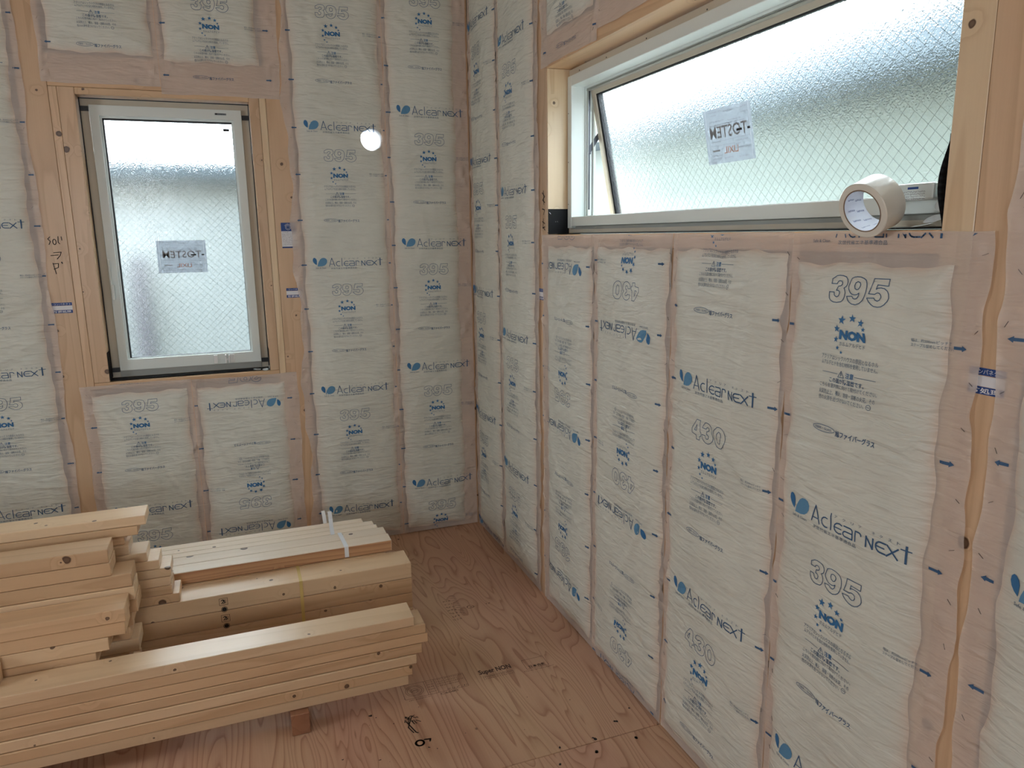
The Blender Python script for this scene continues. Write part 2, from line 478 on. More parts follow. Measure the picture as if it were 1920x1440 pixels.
class Print:
    """collects flat marks as (verts, tris, material index)"""
    maxseg = .006
    def __init__(s): s.V, s.T, s.M, s.n = [], [], [], 0
    def add(s, V, T, mi):
        if len(V) == 0: return s
        s.V.append(np.asarray(V, float)); s.T.append(np.asarray(T, int) + s.n); s.M.append(np.full(len(T), mi)); s.n += len(V)
        return s
    def text(s, t, u0, u1, v0, v1, mi, bold=0.0, outline=0.0, mirror=False, skew=0.0):
        V, T = text2d(t, bold)
        lo, hi = V.min(0), V.max(0)
        X = (V - lo) / (hi - lo)
        if mirror: X[:, 0] = 1 - X[:, 0]
        V2 = np.stack([u0 + X[:, 0] * (u1 - u0) + skew * X[:, 1], v0 + X[:, 1] * (v1 - v0)], 1)
        if outline: V2, T = outline_of(V2, T, outline)
        return s.add(V2, T, mi)
    def stroke(s, pts, w, mi):
        vs, ts = [], []
        P = [np.array(p, float) for p in pts]
        for a, b in zip(P, P[1:]):
            n = max(1, int(math.ceil(np.hypot(*(b - a)) / s.maxseg)))
            for i in range(n): seg_quad(a + (b - a) * i / n, a + (b - a) * (i + 1) / n, w, vs, ts)
        return s.add(vs, ts, mi)
    def poly(s, pts, mi):
        P = np.array(pts, float); c = P.mean(0)
        n = len(P)
        return s.add(np.vstack([P, c]), [(i, (i + 1) % n, n) for i in range(n)], mi)
    def rect(s, u0, u1, v0, v1, mi): return s.poly([(u0, v0), (u1, v0), (u1, v1), (u0, v1)], mi)
    def star(s, u, v, r, mi):
        P = [(u + (r if i % 2 == 0 else r * .4) * math.sin(math.pi * i / 5), v + (r if i % 2 == 0 else r * .4) * math.cos(math.pi * i / 5)) for i in range(10)]
        return s.poly(P, mi)
    def ellipse(s, u, v, a, b, w, mi, n=20):
        return s.stroke([(u + a * math.cos(2 * math.pi * i / n), v + b * math.sin(2 * math.pi * i / n)) for i in range(n + 1)], w, mi)
    def disc(s, u, v, r, mi, n=14):
        return s.poly([(u + r * math.cos(2 * math.pi * i / n), v + r * math.sin(2 * math.pi * i / n)) for i in range(n)], mi)
    def scribble(s, u0, u1, v, h, w, mi, seed=0):
        """a row of tiny illegible characters"""
        rr = random.Random(seed); u = u0
        while u < u1:
            for _ in range(3):
                a = (u + rr.random() * h * .8, v + (rr.random() - .5) * h); b = (u + rr.random() * h * .8, v + (rr.random() - .5) * h)
                s.stroke([a, b], w, mi)
            u += h * 1.05
        return s
    def arrays(s): return np.vstack(s.V), np.vstack(s.T), np.concatenate(s.M)
    def mesh(s, fn, name, mats, parent=None):
        V, T, Mi = s.arrays()
        P = fn(V)
        me = bpy.data.meshes.new(name)
        me.from_pydata(P.tolist(), [], T.tolist())
        me.polygons.foreach_set('material_index', Mi.astype(np.int32))
        me.update()
        return finish(me, name, mats, parent)

def arc(cx, cy, rx, ry, a0, a1, n=8):
    return [(cx + rx * math.cos(math.radians(a0 + (a1 - a0) * i / n)), cy + ry * math.sin(math.radians(a0 + (a1 - a0) * i / n))) for i in range(n + 1)]

# one repeat of the print on the insulation film, origin at the middle of the big numerals
# materials: 0 dark ink, 1 light blue, 2 small text, 3 strong blue
# outlines of the big numerals, in tenths of a millimetre
DIG = {'3':[[(-699,97),(-693,187),(-636,218),(-579,252),(-516,262),(-433,258),(-351,238),(-310,192),(-295,144),(-301,96),(-324,60),(-377,28),(-345,-7),(-322,-57),(-324,-127),(-353,-198),(-399,-237),(-511,-259),(-595,-255),(-658,-228),(-695,-188),(-708,-132),(-712,-63),(-597,-62),(-585,-117),(-555,-143),(-517,-151),(-482,-131),(-464,-80),(-472,-46),(-497,-27),(-548,-24),(-521,56),(-478,60),(-439,85),(-431,123),(-455,153),(-501,162),(-545,142),(-562,99)]],'9':[[(-266,-124),(-134,-115),(-114,-146),(-73,-162),(-30,-154),(5,-117),(23,-41),(-21,-72),(-81,-84),(-152,-74),(-208,-36),(-249,23),(-255,78),(-228,162),(-207,217),(-148,244),(-88,253),(-2,251),(85,228),(139,200),(170,142),(184,83),(181,-11),(149,-114),(110,-184),(47,-236),(-36,-267),(-116,-260),(-180,-234),(-228,-196)],[(-106,86),(-94,141),(-45,166),(8,150),(34,108),(21,60),(-5,24),(-47,15),(-88,36)]],'5':[[(321,239),(672,246),(662,120),(426,133),(406,50),(448,75),(512,82),(584,73),(652,32),(684,-17),(700,-94),(679,-154),(623,-217),(555,-256),(484,-269),(401,-262),(324,-228),(261,-183),(217,-122),(382,-111),(414,-145),(472,-160),(518,-137),(537,-86),(525,-48),(490,-17),(449,-12),(414,-26),(391,-42),(251,-40),(292,82),(315,183)]],'4':[[(-569,296),(-433,284),(-445,175),(-433,-12),(-395,-18),(-388,-116),(-443,-133),(-452,-235),(-588,-238),(-595,-132),(-787,-107),(-797,15)],[(-569,157),(-580,63),(-595,-12),(-687,-7)]],'0':[[(261,277),(355,292),(451,273),(536,219),(594,135),(612,50),(591,-69),(539,-166),(450,-235),(333,-255),(234,-224),(162,-143),(125,-37),(124,71),(159,179)],[(345,175),(400,155),(433,95),(429,-20),(417,-92),(378,-132),(323,-120),(284,-65),(271,31),(284,111)]],'3b':[[(-333,126),(-307,207),(-241,269),(-155,293),(-55,282),(21,238),(62,179),(66,111),(10,39),(55,0),(84,-70),(65,-152),(2,-216),(-83,-250),(-196,-244),(-288,-197),(-336,-138),(-350,-55),(-214,-56),(-199,-103),(-165,-134),(-115,-133),(-80,-97),(-83,-51),(-123,-22),(-160,-19),(-165,58),(-110,75),(-76,115),(-85,159),(-135,170),(-178,152),(-200,115)]]}
def film_repeat(num):
    p = Print()
    for d in (('3', '9', '5') if num == '395' else ('4', '3b', '0')):
        for loop in DIG[d]:
            q = [(a / 1e4, b / 1e4) for a, b in loop]
            p.stroke(q + q[:1], .0015, 0)
    for u, v, r in ((-.030, -.058, .0095), (-.006, -.053, .0085), (.014, -.060, .0078), (.023, -.071, .005), (-.043, -.076, .008), (-.044, -.097, .0068), (-.038, -.113, .0048), (-.028, -.121, .004)):
        p.star(u, v, r, 3)
    p.text('NON', -.036, .029, -.096, -.077, 3, bold=.065)
    p.text('ホルムアルデヒド', -.034, .029, -.1085, -.0995, 2)
    p.text('アクリアはシックハウスの原因となるホル', -.078, .060, -.138, -.1285, 2)
    p.text('ムアルデヒドを含む材料を使用していません。', -.077, .060, -.149, -.1395, 2)
    p.stroke([(-.072, -.164), (-.033, -.164)], .001, 2); p.stroke([(.010, -.164), (.058, -.164)], .001, 2)
    p.stroke([(-.031, -.170), (-.0235, -.1575), (-.016, -.170), (-.031, -.170)], .0011, 0)
    p.stroke([(-.0235, -.161), (-.0235, -.1665)], .0014, 0)
    p.text('注意', -.0125, .008, -.170, -.1585, 3, bold=.015)
    p.text('この面が防湿層です。', -.053, .033, -.183, -.1725, 0, bold=.01)
    p.text('こちらを室内側に向けて取付けてください。', -.076, .062, -.194, -.185, 2)
    p.text('火災防止上、裸火、溶接・溶断の火花、その', -.077, .059, -.2085, -.1985, 2)
    p.text('他の火源を近づけないでください。', -.077, .036, -.2205, -.211, 2)
    p.ellipse(.046, -.216, .005, .005, .001, 2, 12); p.stroke([(.043, -.216), (.049, -.216)], .001, 2)
    p.ellipse(-.058, -.280, .030, .0068, .0011, 0, 22)
    p.text('FIBER・GLASS', -.080, -.036, -.2825, -.2775, 0)
    p.text('旭ファイバーグラス', -.026, .069, -.2895, -.2765, 0, bold=.018)
    # butterfly of two leaves
    p.poly([(-.132, .114), (-.140, .119), (-.146, .126), (-.1488, .134), (-.1475, .142), (-.143, .1465), (-.138, .146), (-.133, .141), (-.1305, .133), (-.131, .123)], 3)
    p.poly([(-.129, .1075), (-.127, .118), (-.1225, .129), (-.116, .139), (-.108, .1445), (-.099, .1455), (-.0905, .142), (-.0855, .1345), (-.0862, .125), (-.091, .1165), (-.099, .1105), (-.110, .1078)], 1)
    p.text('Safe & Clean', -.137, -.092, .0975, .1035, 2)
    w = .0026
    p.stroke([(-.077, .107), (-.065, .1435), (-.0525, .107)], w, 0); p.stroke([(-.0715, .1165), (-.058, .1165)], w * .8, 0)
    p.stroke(arc(-.0345, .1175, .0115, .0105, 65, 295), w, 0)
    p.stroke([(-.020, .142), (-.020, .107)], w, 0)
    p.stroke(arc(.0015, .1175, .0125, .0105, 55, 305), w, 0); p.stroke([(-.010, .1175), (.008, .1175)], w * .8, 0)
    p.stroke([(.014, .128), (.030, .128)] + arc(.030, .122, .006, .006, 80, 0, 4) + [(.036, .107), (.019, .107)] + arc(.019, .1125, .006, .0055, 270, 90, 5) + [(.036, .118)], w, 0)
    p.stroke([(.043, .107), (.043, .128), (.051, .128)] + arc(.051, .1225, .006, .0055, 80, 0, 4), w, 0)
    w = .0031
    p.stroke([(.069, .107), (.069, .128), (.084, .107), (.084, .128)], w, 0)
    p.stroke([(.113, .128), (.103, .128)] + arc(.101, .118, .0105, .010, 90, 270, 8) + [(.113, .108)], w, 0); p.stroke([(.092, .118), (.110, .118)], w * .8, 0)
    p.stroke([(.116, .128), (.139, .107)], w, 0); p.stroke([(.139, .128), (.116, .107)], w, 0)
    p.stroke([(.155, .1385), (.155, .107)], .0048, 0); p.stroke([(.144, .131), (.166, .131)], .0022, 0)
    for t, u in zip('アクリアネクスト', (-.007, .013, .033, .052, .084, .102, .121, .139)):
        p.text(t, u - .0035, u + .0035, .1365, .1425, 2)
    p.text('次世代省エネ基準適合品', -.071, .046, .0935, .1015, 2)
    # stapling arrows at both borders
    for k in range(3):
        v = -.082 - .197 * k
        for s_, u in ((1, .200), (-1, .179)):
            p.stroke([(s_ * u, v), (s_ * (u + .015), v)], .0052, 0)
            p.poly([(s_ * (u + .0135), v + .0052), (s_ * (u + .0215), v), (s_ * (u + .0135), v - .0052)][::s_], 0)
    p.text('幅は、約200mmピッチで', .126, .192, -.0795, -.0735, 2)
    p.text('ステープル留めしてください。', .126, .199, -.088, -.0815, 2)
    return p.arrays()
REP = {'395': film_repeat('395'), '430': film_repeat('430')}
PER = .5907

# ------------------------------------------------------------------ insulation sheets
def sm(x): x = np.clip(x, 0, 1); return x * x * (3 - 2 * x)

class Sheet:
    """U runs to the right seen from the room, V up. wall 'b' (back) or 'r' (right)"""
    def __init__(s, wall, u0, u1, v0, v1, cav, uc, z0, num, inv, seed, wob=(.006, .006, 0, 0), lift=.0, puff=.016, sag=0.0):
        s.__dict__.update(wall=wall, u0=u0, u1=u1, v0=v0, v1=v1, cav=cav, uc=uc, z0=z0, num=num, inv=inv, wob=wob, lift=lift, puff=puff, sag=sag)
        rg = np.random.RandomState(seed); s.rg = rg
        s.sines = [(rg.uniform(6, 16), rg.uniform(4, 14), rg.uniform(0, 6.28), rg.uniform(.3, 1)) for _ in range(9)]
        cs = []
        for _ in range(int(46 * (v1 - v0))):
            side = rg.rand() < .5
            cu = rg.uniform(cav[0] + .02, cav[1] - .02); cv = rg.uniform(cav[2], cav[3])
            ang = rg.normal(0, .5) + (.35 if side else -.35)
            cs.append((cu, cv, math.cos(ang), math.sin(ang), rg.uniform(.05, .16), rg.uniform(.005, .011), rg.uniform(-.0036, .0048)))
        # drapes hanging from the top corners
        for _ in range(int(7 * (v1 - v0))):
            ang = rg.uniform(1.0, 2.1)
            cs.append((rg.uniform(cav[0] + .05, cav[1] - .05), rg.uniform(cav[2], cav[3]), math.cos(ang), math.sin(ang), rg.uniform(.12, .3), rg.uniform(.012, .02), rg.uniform(-.004, .004)))
        s.creases = cs
        # crumples in the flanges
        fs = []
        for _ in range(int(110 * (v1 - v0))):
            e = rg.rand() < .5
            fs.append((u0 + rg.uniform(0, .05) if e else u1 - rg.uniform(0, .05), rg.uniform(v0, v1), rg.uniform(.8, 2.3), rg.uniform(.02, .05), rg.uniform(.004, .008), rg.uniform(-.0015, .0055)))
        s.fs = fs
        s.wp = [(rg.uniform(5, 12), rg.uniform(0, 6.28)), (rg.uniform(18, 40), rg.uniform(0, 6.28)), (rg.uniform(60, 90), rg.uniform(0, 6.28))]
    def H(s, U, V):
        a, b, c, d = s.cav
        dist = np.minimum(np.minimum(U - a, b - U), np.minimum(V - c, d - V))
        E = 1 - np.exp(-np.clip(dist, 0, 1) / .035)
        h = .0035 + s.lift + s.puff * E
        n = np.zeros_like(U)
        for ku, kv, ph, am in s.sines:
            n += am * np.sin(ku * U * 1.3 + kv * V + ph)
        h += n * .0011 * E
        for cu, cv, dx, dy, ln, wd, am in s.creases:
            du, dv = U - cu, V - cv
            along = du * dx + dv * dy; ac = -du * dy + dv * dx + 6 * along * along * wd
            h += E * am * np.exp(-(ac / wd) ** 2) * np.exp(-(along / ln) ** 2)
        fl = np.exp(-np.clip(dist, 0, 1) / .012)
        for cu, cv, ang, ln, wd, am in s.fs:
            du, dv = U - cu, V - cv
            along = du * math.cos(ang) + dv * math.sin(ang); ac = -du * math.sin(ang) + dv * math.cos(ang)
            h += fl * am * np.exp(-(ac / wd) ** 2) * np.exp(-(along / ln) ** 2)
        # free edges curl a little off the wood
        ed = np.minimum(U - s.u0, s.u1 - U)
        h += .0012 * np.exp(-np.clip(ed, 0, 1) / .006) * (1 + np.sin(23 * V + s.wp[0][1]))
        return h
    def warp(s, U, V):
        w = lambda o: np.sin(s.wp[0][0] * V + s.wp[0][1] + o) * .6 + np.sin(s.wp[1][0] * V + s.wp[1][1] + o) * .35 + np.sin(s.wp[2][0] * V + o) * .12
        k0 = np.clip(1 - (U - s.u0) / .04, 0, 1) ** 2; k1 = np.clip(1 - (s.u1 - U) / .04, 0, 1) ** 2
        U2 = U + k0 * s.wob[0] * w(0) + k1 * s.wob[1] * w(2)
        wv = np.sin(14 * U + s.wp[0][1]) * .6 + np.sin(47 * U) * .3
        V2 = V + np.clip(1 - (V - s.v0) / .04, 0, 1) ** 2 * s.wob[2] * wv + np.clip(1 - (s.v1 - V) / .04, 0, 1) ** 2 * s.wob[3] * wv
        A, B, C, D = s.cav
        kk = np.clip((U - s.u0) / .012, 0, 1) * np.clip((s.u1 - U) / .012, 0, 1)
        for e, o in ((A, 0.7), (B, 2.9)):
            U2 = U2 + kk * .0042 * np.exp(-((U - e) / .022) ** 2) * (np.sin(s.wp[1][0] * .6 * V + o + s.wp[0][1]) + .5 * np.sin(s.wp[2][0] * .8 * V + o))
        for e, o in ((C, 0.7), (D, 2.9)):
            V2 = V2 + .0035 * np.exp(-((V - e) / .014) ** 2) * (np.sin(31 * U + o + s.wp[0][1]) + .5 * np.sin(77 * U + o))
        V2 = V2 - s.sag * sm((V - (s.v1 - .075)) / .035)
        return U2, V2
    def world(s, U, V, off=0.0):
        if off and hasattr(s, 'grid'):
            us, vs, G = s.grid
            i = np.clip(np.searchsorted(us, U) - 1, 0, len(us) - 2); j = np.clip(np.searchsorted(vs, V) - 1, 0, len(vs) - 2)
            a = np.clip((U - us[i]) / (us[i + 1] - us[i]), 0, 1); b = np.clip((V - vs[j]) / (vs[j + 1] - vs[j]), 0, 1)
            h = (G[j, i] * (1 - a) + G[j, i + 1] * a) * (1 - b) + (G[j + 1, i] * (1 - a) + G[j + 1, i + 1] * a) * b + off
        else:
            h = np.maximum(s.H(U, V), .0025) + off
        U2, V2 = s.warp(U, V)
        if s.wall == 'b': return np.stack([U2, -h, V2], -1)
        return np.stack([-h, -U2, V2], -1)
    def build(s, label, group):
        cu_, cz_ = (s.u0 + s.u1) / 2, s.v0
        root = empty('insulation_batt', (cu_, 0, cz_) if s.wall == 'b' else (0, -cu_, cz_))
        tag(root, label, 'insulation', group)
        st = .0085
        def axis(a, b, c, d):
            k = [a]
            for p, q in ((a, b), (b, c), (c, d)):
                if q - p < 1e-4: continue
                n = max(2, int(round((q - p) / st)))
                k += list(np.linspace(p, q, n + 1)[1:])
            return np.array(k)
        us = axis(s.u0, s.cav[0], s.cav[1], s.u1); vs = axis(s.v0, s.cav[2], s.cav[3], s.v1)
        UU, VV = np.meshgrid(us, vs)
        P = s.world(UU, VV).reshape(-1, 3)
        s.grid = (us, vs, np.maximum(s.H(UU, VV), .0025))
        nu, nv = len(us), len(vs)
        i = np.arange((nv - 1) * (nu - 1)); r, c = i // (nu - 1), i % (nu - 1)
        a = r * nu + c
        Q = np.stack([a, a + 1, a + nu + 1, a + nu], 1)
        uc = (us[c] + us[c + 1]) / 2; vc = (vs[r] + vs[r + 1]) / 2
        inside = (uc > s.cav[0]) & (uc < s.cav[1]) & (vc > s.cav[2]) & (vc < s.cav[3])
        parts = [('film', inside, M_film)]
        parts.append(('flange', (~inside) & (uc < s.cav[0]), M_flange))
        parts.append(('flange', (~inside) & (uc > s.cav[1]), M_flange))
        mid = (~inside) & (uc > s.cav[0]) & (uc < s.cav[1])
        parts.append(('flange', mid & (vc > s.cav[3]), M_flange))
        parts.append(('flange', mid & (vc < s.cav[2]), M_flange))
        for nm, mask, mat in parts:
            if not mask.any(): continue
            q = Q[mask]
            ids, inv = np.unique(q, return_inverse=True)
            me = bpy.data.meshes.new(nm)
            me.from_pydata(P[ids].tolist(), [], inv.reshape(-1, 4).tolist())
            if nm == 'film':
                a_, b_2, c_, d_2 = s.cav
                uu, vv = UU.ravel()[ids], VV.ravel()[ids]
                dd = np.minimum(np.minimum(uu - a_, b_2 - uu), np.minimum(vv - c_, (d_2 - vv) if d_2 < ZC - .1 else 9.0))
                at = me.attributes.new('edge', 'FLOAT', 'POINT'); at.data.foreach_set('value', np.exp(-np.clip(dd, 0, 1) / .014).astype(np.float32))
            if nm == 'film' and s.wall == 'b' and s.u0 < HOLE[0] < s.u1: mat = M_film_hole
            local(finish(me, nm, mat, root, smooth=True))
        # print
        V, T, Mi = REP[s.num]
        pv, pt, pm, n = [], [], [], 0
        for k in range(-6, 7):
            zc = s.z0 + k * PER
            X = V * (-1 if s.inv else 1)
            U = s.uc + X[:, 0]; Z = zc + X[:, 1]
            if Z.max() < s.v0 or Z.min() > s.v1: continue
            ok = (U > s.u0 + .002) & (U < s.u1 - .002) & (Z > s.v0 + .001) & (Z < s.v1 - .001)
            t = T[ok[T].all(1)]; m_ = Mi[ok[T].all(1)]
            if len(t) == 0: continue
            used, ti = np.unique(t, return_inverse=True)
            pv.append(s.world(U[used], Z[used], .0011)); pt.append(ti.reshape(-1, 3) + n); pm.append(m_); n += len(used)
        me = bpy.data.meshes.new('printed_lettering')
        me.from_pydata(np.vstack(pv).tolist(), [], np.vstack(pt).tolist())
        me.polygons.foreach_set('material_index', np.concatenate(pm).astype(np.int32))
        local(finish(me, 'printed_lettering', [M_ink, M_ink_lt, M_ink_txt, M_ink_mid], root))['kind'] = 'stuff'
        # staples along the borders
        mb = MB(); rg = s.rg; k = s.v0 + .05
        cnt = 0
        while k < s.v1:
            for e in (s.u0 + .016, s.u1 - .016):
                if rg.rand() < .8:
                    u = e + rg.uniform(-.006, .006); v = k + rg.uniform(-.02, .02); an = rg.uniform(.3, 1.3) * (1 if rg.rand() < .5 else -1)
                    dx, dy = math.cos(an) * .005, math.sin(an) * .005
                    p = s.world(np.array([u - dx, u + dx]), np.array([v - dy, v + dy]), .0006)
                    mb.cyl(p[0], p[1], .0005, 4); cnt += 1
            k += .098
        if cnt:
            o = local(mb.build('staples', M_staple, root)); o['kind'] = 'stuff'
        return root

# ------------------------------------------------------------------ room shell
ZC = 2.72
def wall_mesh(name, rects, mat, parent=None):
    mb = MB()
    for r in rects: mb.box(*r)
    return mb.build(name, mat, parent)

BW = (-1.628, -.978, .885, 2.042)        # back window opening x0 x1 z0 z1
RW = (-2.565, -.915, 1.472, 2.052)       # right window opening y0 y1 z0 z1
T0, T1 = .110, .135                      # sheathing depth
hx, hz, hr = HOLE
sheath_b = MB()
def ring_panel(mb, x0, x1, z0, z1, y0, y1):
    """panel with the round vent opening"""
    n = 32
    pts_o = []; pts_i = []
    for i in range(n):
        t = 2 * math.pi * i / n; c, s_ = math.cos(t), math.sin(t)
        pts_i.append((hx + hr * c, hz + hr * s_))
        k = min(((x1 - hx) / c if c > 1e-6 else 9), ((x0 - hx) / c if c < -1e-6 else 9), ((z1 - hz) / s_ if s_ > 1e-6 else 9), ((z0 - hz) / s_ if s_ < -1e-6 else 9))
        pts_o.append((hx + k * c, hz + k * s_))
    for i in range(n):
        j = (i + 1) % n
        for y in (y0, y1):
            mb.quad([(pts_i[i][0], y, pts_i[i][1]), (pts_o[i][0], y, pts_o[i][1]), (pts_o[j][0], y, pts_o[j][1]), (pts_i[j][0], y, pts_i[j][1])])
        mb.quad([(pts_i[i][0], y0, pts_i[i][1]), (pts_i[j][0], y0, pts_i[j][1]), (pts_i[j][0], y1, pts_i[j][1]), (pts_i[i][0], y1, pts_i[i][1])])
ex = .2
sheath_b.box(-4.0, BW[0], T0, T1, -.024, ZC).box(BW[1], hx - ex, T0, T1, -.024, ZC).box(hx + ex, .135, T0, T1, -.024, ZC)
sheath_b.box(BW[0], BW[1], T0, T1, -.024, BW[2]).box(BW[0], BW[1], T0, T1, BW[3], ZC)
sheath_b.box(hx - ex, hx + ex, T0, T1, -.024, hz - ex).box(hx - ex, hx + ex, T0, T1, hz + ex, ZC)
ring_panel(sheath_b, hx - ex, hx + ex, hz - ex, hz + ex, T0, T1)
wall_back = structure(sheath_b.build('wall_back', M_darkwall))
sheath_r = MB()
sheath_r.box(T0, T1, -5.6, RW[0], -.024, ZC).box(T0, T1, RW[1], T0, -.024, ZC)
sheath_r.box(T0, T1, RW[0], RW[1], -.024, RW[2]).box(T0, T1, RW[0], RW[1], RW[3], ZC)
wall_right = structure(sheath_r.build('wall_right', M_darkwall))
wall_left = structure(wall_mesh('wall_left', [(-4.1, -4.0, -5.6, -2.55, 0, ZC), (-4.1, -4.0, -1.75, T1, 0, ZC), (-4.1, -4.0, -2.55, -1.75, 0, 1.25), (-4.1, -4.0, -2.55, -1.75, 1.9, ZC)], M_darkwall))  # unseen wall; its opening is added to throw side light on the right wall
wall_rear = structure(wall_mesh('wall_rear', [(-4.0, -2.5, -5.7, -5.6, 0, ZC), (-1.7, 0.135, -5.7, -5.6, 0, ZC), (-2.5, -1.7, -5.7, -5.6, 0, 1.2), (-2.5, -1.7, -5.7, -5.6, 1.9, ZC)], M_darkwall))  # unseen as well; opening added behind the camera and sized as fill light
ceiling = structure(wall_mesh('ceiling', [(-4.1, .135, -5.7, .135, ZC, ZC + .03)], M_darkwall))

# floor: subfloor and plywood panels with narrow joints
floor = structure(wall_mesh('floor', [(-4.1, .135, -5.7, .135, -.06, -.024)], M_darkwall))
def panel(x0, x1, y0, y1):
    return block('plywood_panel', x0, x1, y0, y1, -.024, 0, M_ply, floor, bev=.001)
panel(-1.82, .10, -1.7595, .10)
panel(-1.82, .10, -3.58, -1.7615)
panel(-4.0, -1.822, -1.7595, .10)
panel(-4.0, -1.822, -3.58, -1.7615)
panel(-4.0, .10, -5.6, -3.582)

# studs, posts, header and sill of the two walls
def post_b(x0, x1, z0=0, z1=ZC, name='stud', mat=wood_z): return block(name, x0, x1, 0, T0 - .001, z0, z1, mat, wall_back)
def post_r(y0, y1, z0=0, z1=ZC, name='stud', mat=wood_z): return block(name, 0, T0 - .001, y0, y1, z0, z1, mat, wall_right)
pb1 = post_b(-1.820, -1.7185, name='post')
post_b(-1.7175, -1.6885, 0, 2.068)
post_b(-1.6875, -1.628, .885, 2.068, mat=wood_z)
post_b(-.978, -.9385, .885, 2.068)
post_b(-.9375, -.9105, 0, 2.068, mat=wood_zp)
pb2 = post_b(-.9095, -.805, name='post')
post_b(-.4175, -.3875)
post_b(-1.3275, -1.2975, 0, .855); post_b(-1.3275, -1.2975, 2.19, ZC)
post_b(-2.2375, -2.2075); post_b(-2.69, -2.62, name='post')
post_b(-.105, -.001, name='post')
block('window_header', -1.7175, -.9105, 0, T0 - .001, 2.069, 2.19, wood_x, wall_back)
block('window_header', -1.627, -.979, .0, T0 - .001, 2.042, 2.068, wood_x, wall_back)
block('window_sill', -1.6875, -.9385, 0, T0 - .001, .856, .884, wood_x, wall_back)
post_r(-.105, -.002, name='post'); post_r(-.4175, -.3875)
pr1 = post_r(-.910, -.805, name='post')
for c in (-1.3125, -1.7675, -2.2225):
    post_r(c - .015, c + .015, 0, 1.430); post_r(c - .015, c + .015, 2.156, ZC)
post_r(-2.6235, -2.5655, 0, ZC, mat=wood_zp)
pr2 = post_r(-2.730, -2.6245, name='post')
post_r(-3.1475, -3.1175); post_r(-3.64, -3.535, name='post')
block('window_header', 0, T0 - .001, -2.5645, -.9110, 2.053, 2.155, wood_y, wall_right)
block('window_sill', 0, T0 - .001, -2.5645, -.9110, 1.431, 1.471, wood_y, wall_right)
# the pale grained liner of the far jamb of the long window
block('stud', .002, .109, -.9155, -.9105, 1.472, 2.052, wood_zp, wall_right, bev=.0005)

# vent sleeve through the back wall
mb = MB(); n = 32
for i in range(n):
    t, t2 = 2 * math.pi * i / n, 2 * math.pi * (i + 1) / n
    r_ = hr - .001
    mb.quad([(hx + r_ * math.cos(t), .02, hz + r_ * math.sin(t)), (hx + r_ * math.cos(t2), .02, hz + r_ * math.sin(t2)), (hx + r_ * math.cos(t2), .16, hz + r_ * math.sin(t2)), (hx + r_ * math.cos(t), .16, hz + r_ * math.sin(t))])
mb.build('vent_sleeve', M_farwall, wall_back)

# labels and marker writing on the posts
def on_back(off): return lambda V: np.stack([V[:, 0], np.full(len(V), -off), V[:, 1]], 1)
def on_right(off): return lambda V: np.stack([np.full(len(V), -off), -V[:, 0], V[:, 1]], 1)
def sub(o, parent):
    o.parent = parent
    o.matrix_parent_inverse = parent.matrix_world.inverted() if False else Matrix.Translation(-parent.location)
    return o
def lumber_bars(fn, u0, u1, v, word, parent, seed):
    p = Print()
    p.rect(u0, u1, v - .006, v + .006, 0); p.rect(u0, u1, v - .024, v - .007, 2); p.rect(u0, u1, v - .037, v - .0245, 0)
    o = sub(p.mesh(fn(.0006), 'label', [M_blue_label, M_blue_label, M_white_label]), parent)
    q = Print()
    q.text('-コンパネクト', u0 + .004, u1 - .004, v - .004, v + .004, 0); q.text(word, u0 + .006, u1 - .006, v - .0355, v - .0262, 0, bold=.02)
    sub(q.mesh(fn(.0010), 'lettering', [M_white_label]), parent)
lumber_bars(on_back, -1.806, -1.731, 1.222, '防腐処理', pb1, 1)
lumber_bars(on_back, -.883, -.812, 1.246, '防腐処理', pb2, 2)
lumber_bars(on_right, 2.643, 2.706, 1.247, '防処理', pr2, 3)
lumber_bars(on_right, .826, .880, 1.262, '防腐処理', pr1, 3)
p = Print()
p.rect(-.886, -.822, 1.503, 1.540, 0)
p.rect(-.886, -.822, 1.436, 1.5028, 1)
p.rect(-.886, -.822, 1.4295, 1.4355, 0)
sub(p.mesh(on_back(.0006), 'label', [M_blue_label, M_white_label]), pb2)
p = Print()
p.ellipse(-.856, 1.520, .011, .011, .002, 0); p.ellipse(-.856, 1.520, .006, .006, .002, 0)
for i in range(7): p.stroke([(-.856 + .013 * math.cos(.5 + i * .36), 1.520 + .013 * math.sin(.5 + i * .36)), (-.856 + .0165 * math.cos(.5 + i * .36), 1.520 + .0165 * math.sin(.5 + i * .36))], .0016, 0)
for i in range(8): p.scribble(-.883, -.826, 1.497 - i * .0075, .0055, .0008, 1, i)
sub(p.mesh(on_back(.0010), 'lettering', [M_white_label, M_txt_grey]), pb2)
p = Print()   # hand writing, left post of the back window
k = .0028
p.stroke([(-1.778, 1.492), (-1.786, 1.484), (-1.778, 1.474), (-1.784, 1.462)], k, 0)
p.ellipse(-1.764, 1.472, .006, .0105, k, 0, 14)
p.stroke([(-1.749, 1.493), (-1.751, 1.470), (-1.746, 1.464)], k, 0); p.stroke([(-1.738, 1.492), (-1.737, 1.478)], k, 0)
p.stroke([(-1.783, 1.418), (-1.756, 1.420)], k, 0); p.stroke([(-1.772, 1.429), (-1.745, 1.431), (-1.750, 1.418), (-1.762, 1.404)], k, 0)
p.stroke([(-1.779, 1.388), (-1.772, 1.345)], k, 0); p.stroke([(-1.779, 1.385), (-1.760, 1.386), (-1.762, 1.370), (-1.778, 1.364)], k, 0)
p.stroke([(-1.748, 1.391), (-1.746, 1.386)], .004, 0)
sub(p.mesh(on_back(.0008), 'marker_writing', M_marker), pb1)
p = Print()   # hand writing, far post of the right wall
p.stroke([(.868, 1.625), (.892, 1.610), (.872, 1.598), (.893, 1.588)], .004, 0); p.stroke([(.880, 1.632), (.884, 1.582)], .004, 0)
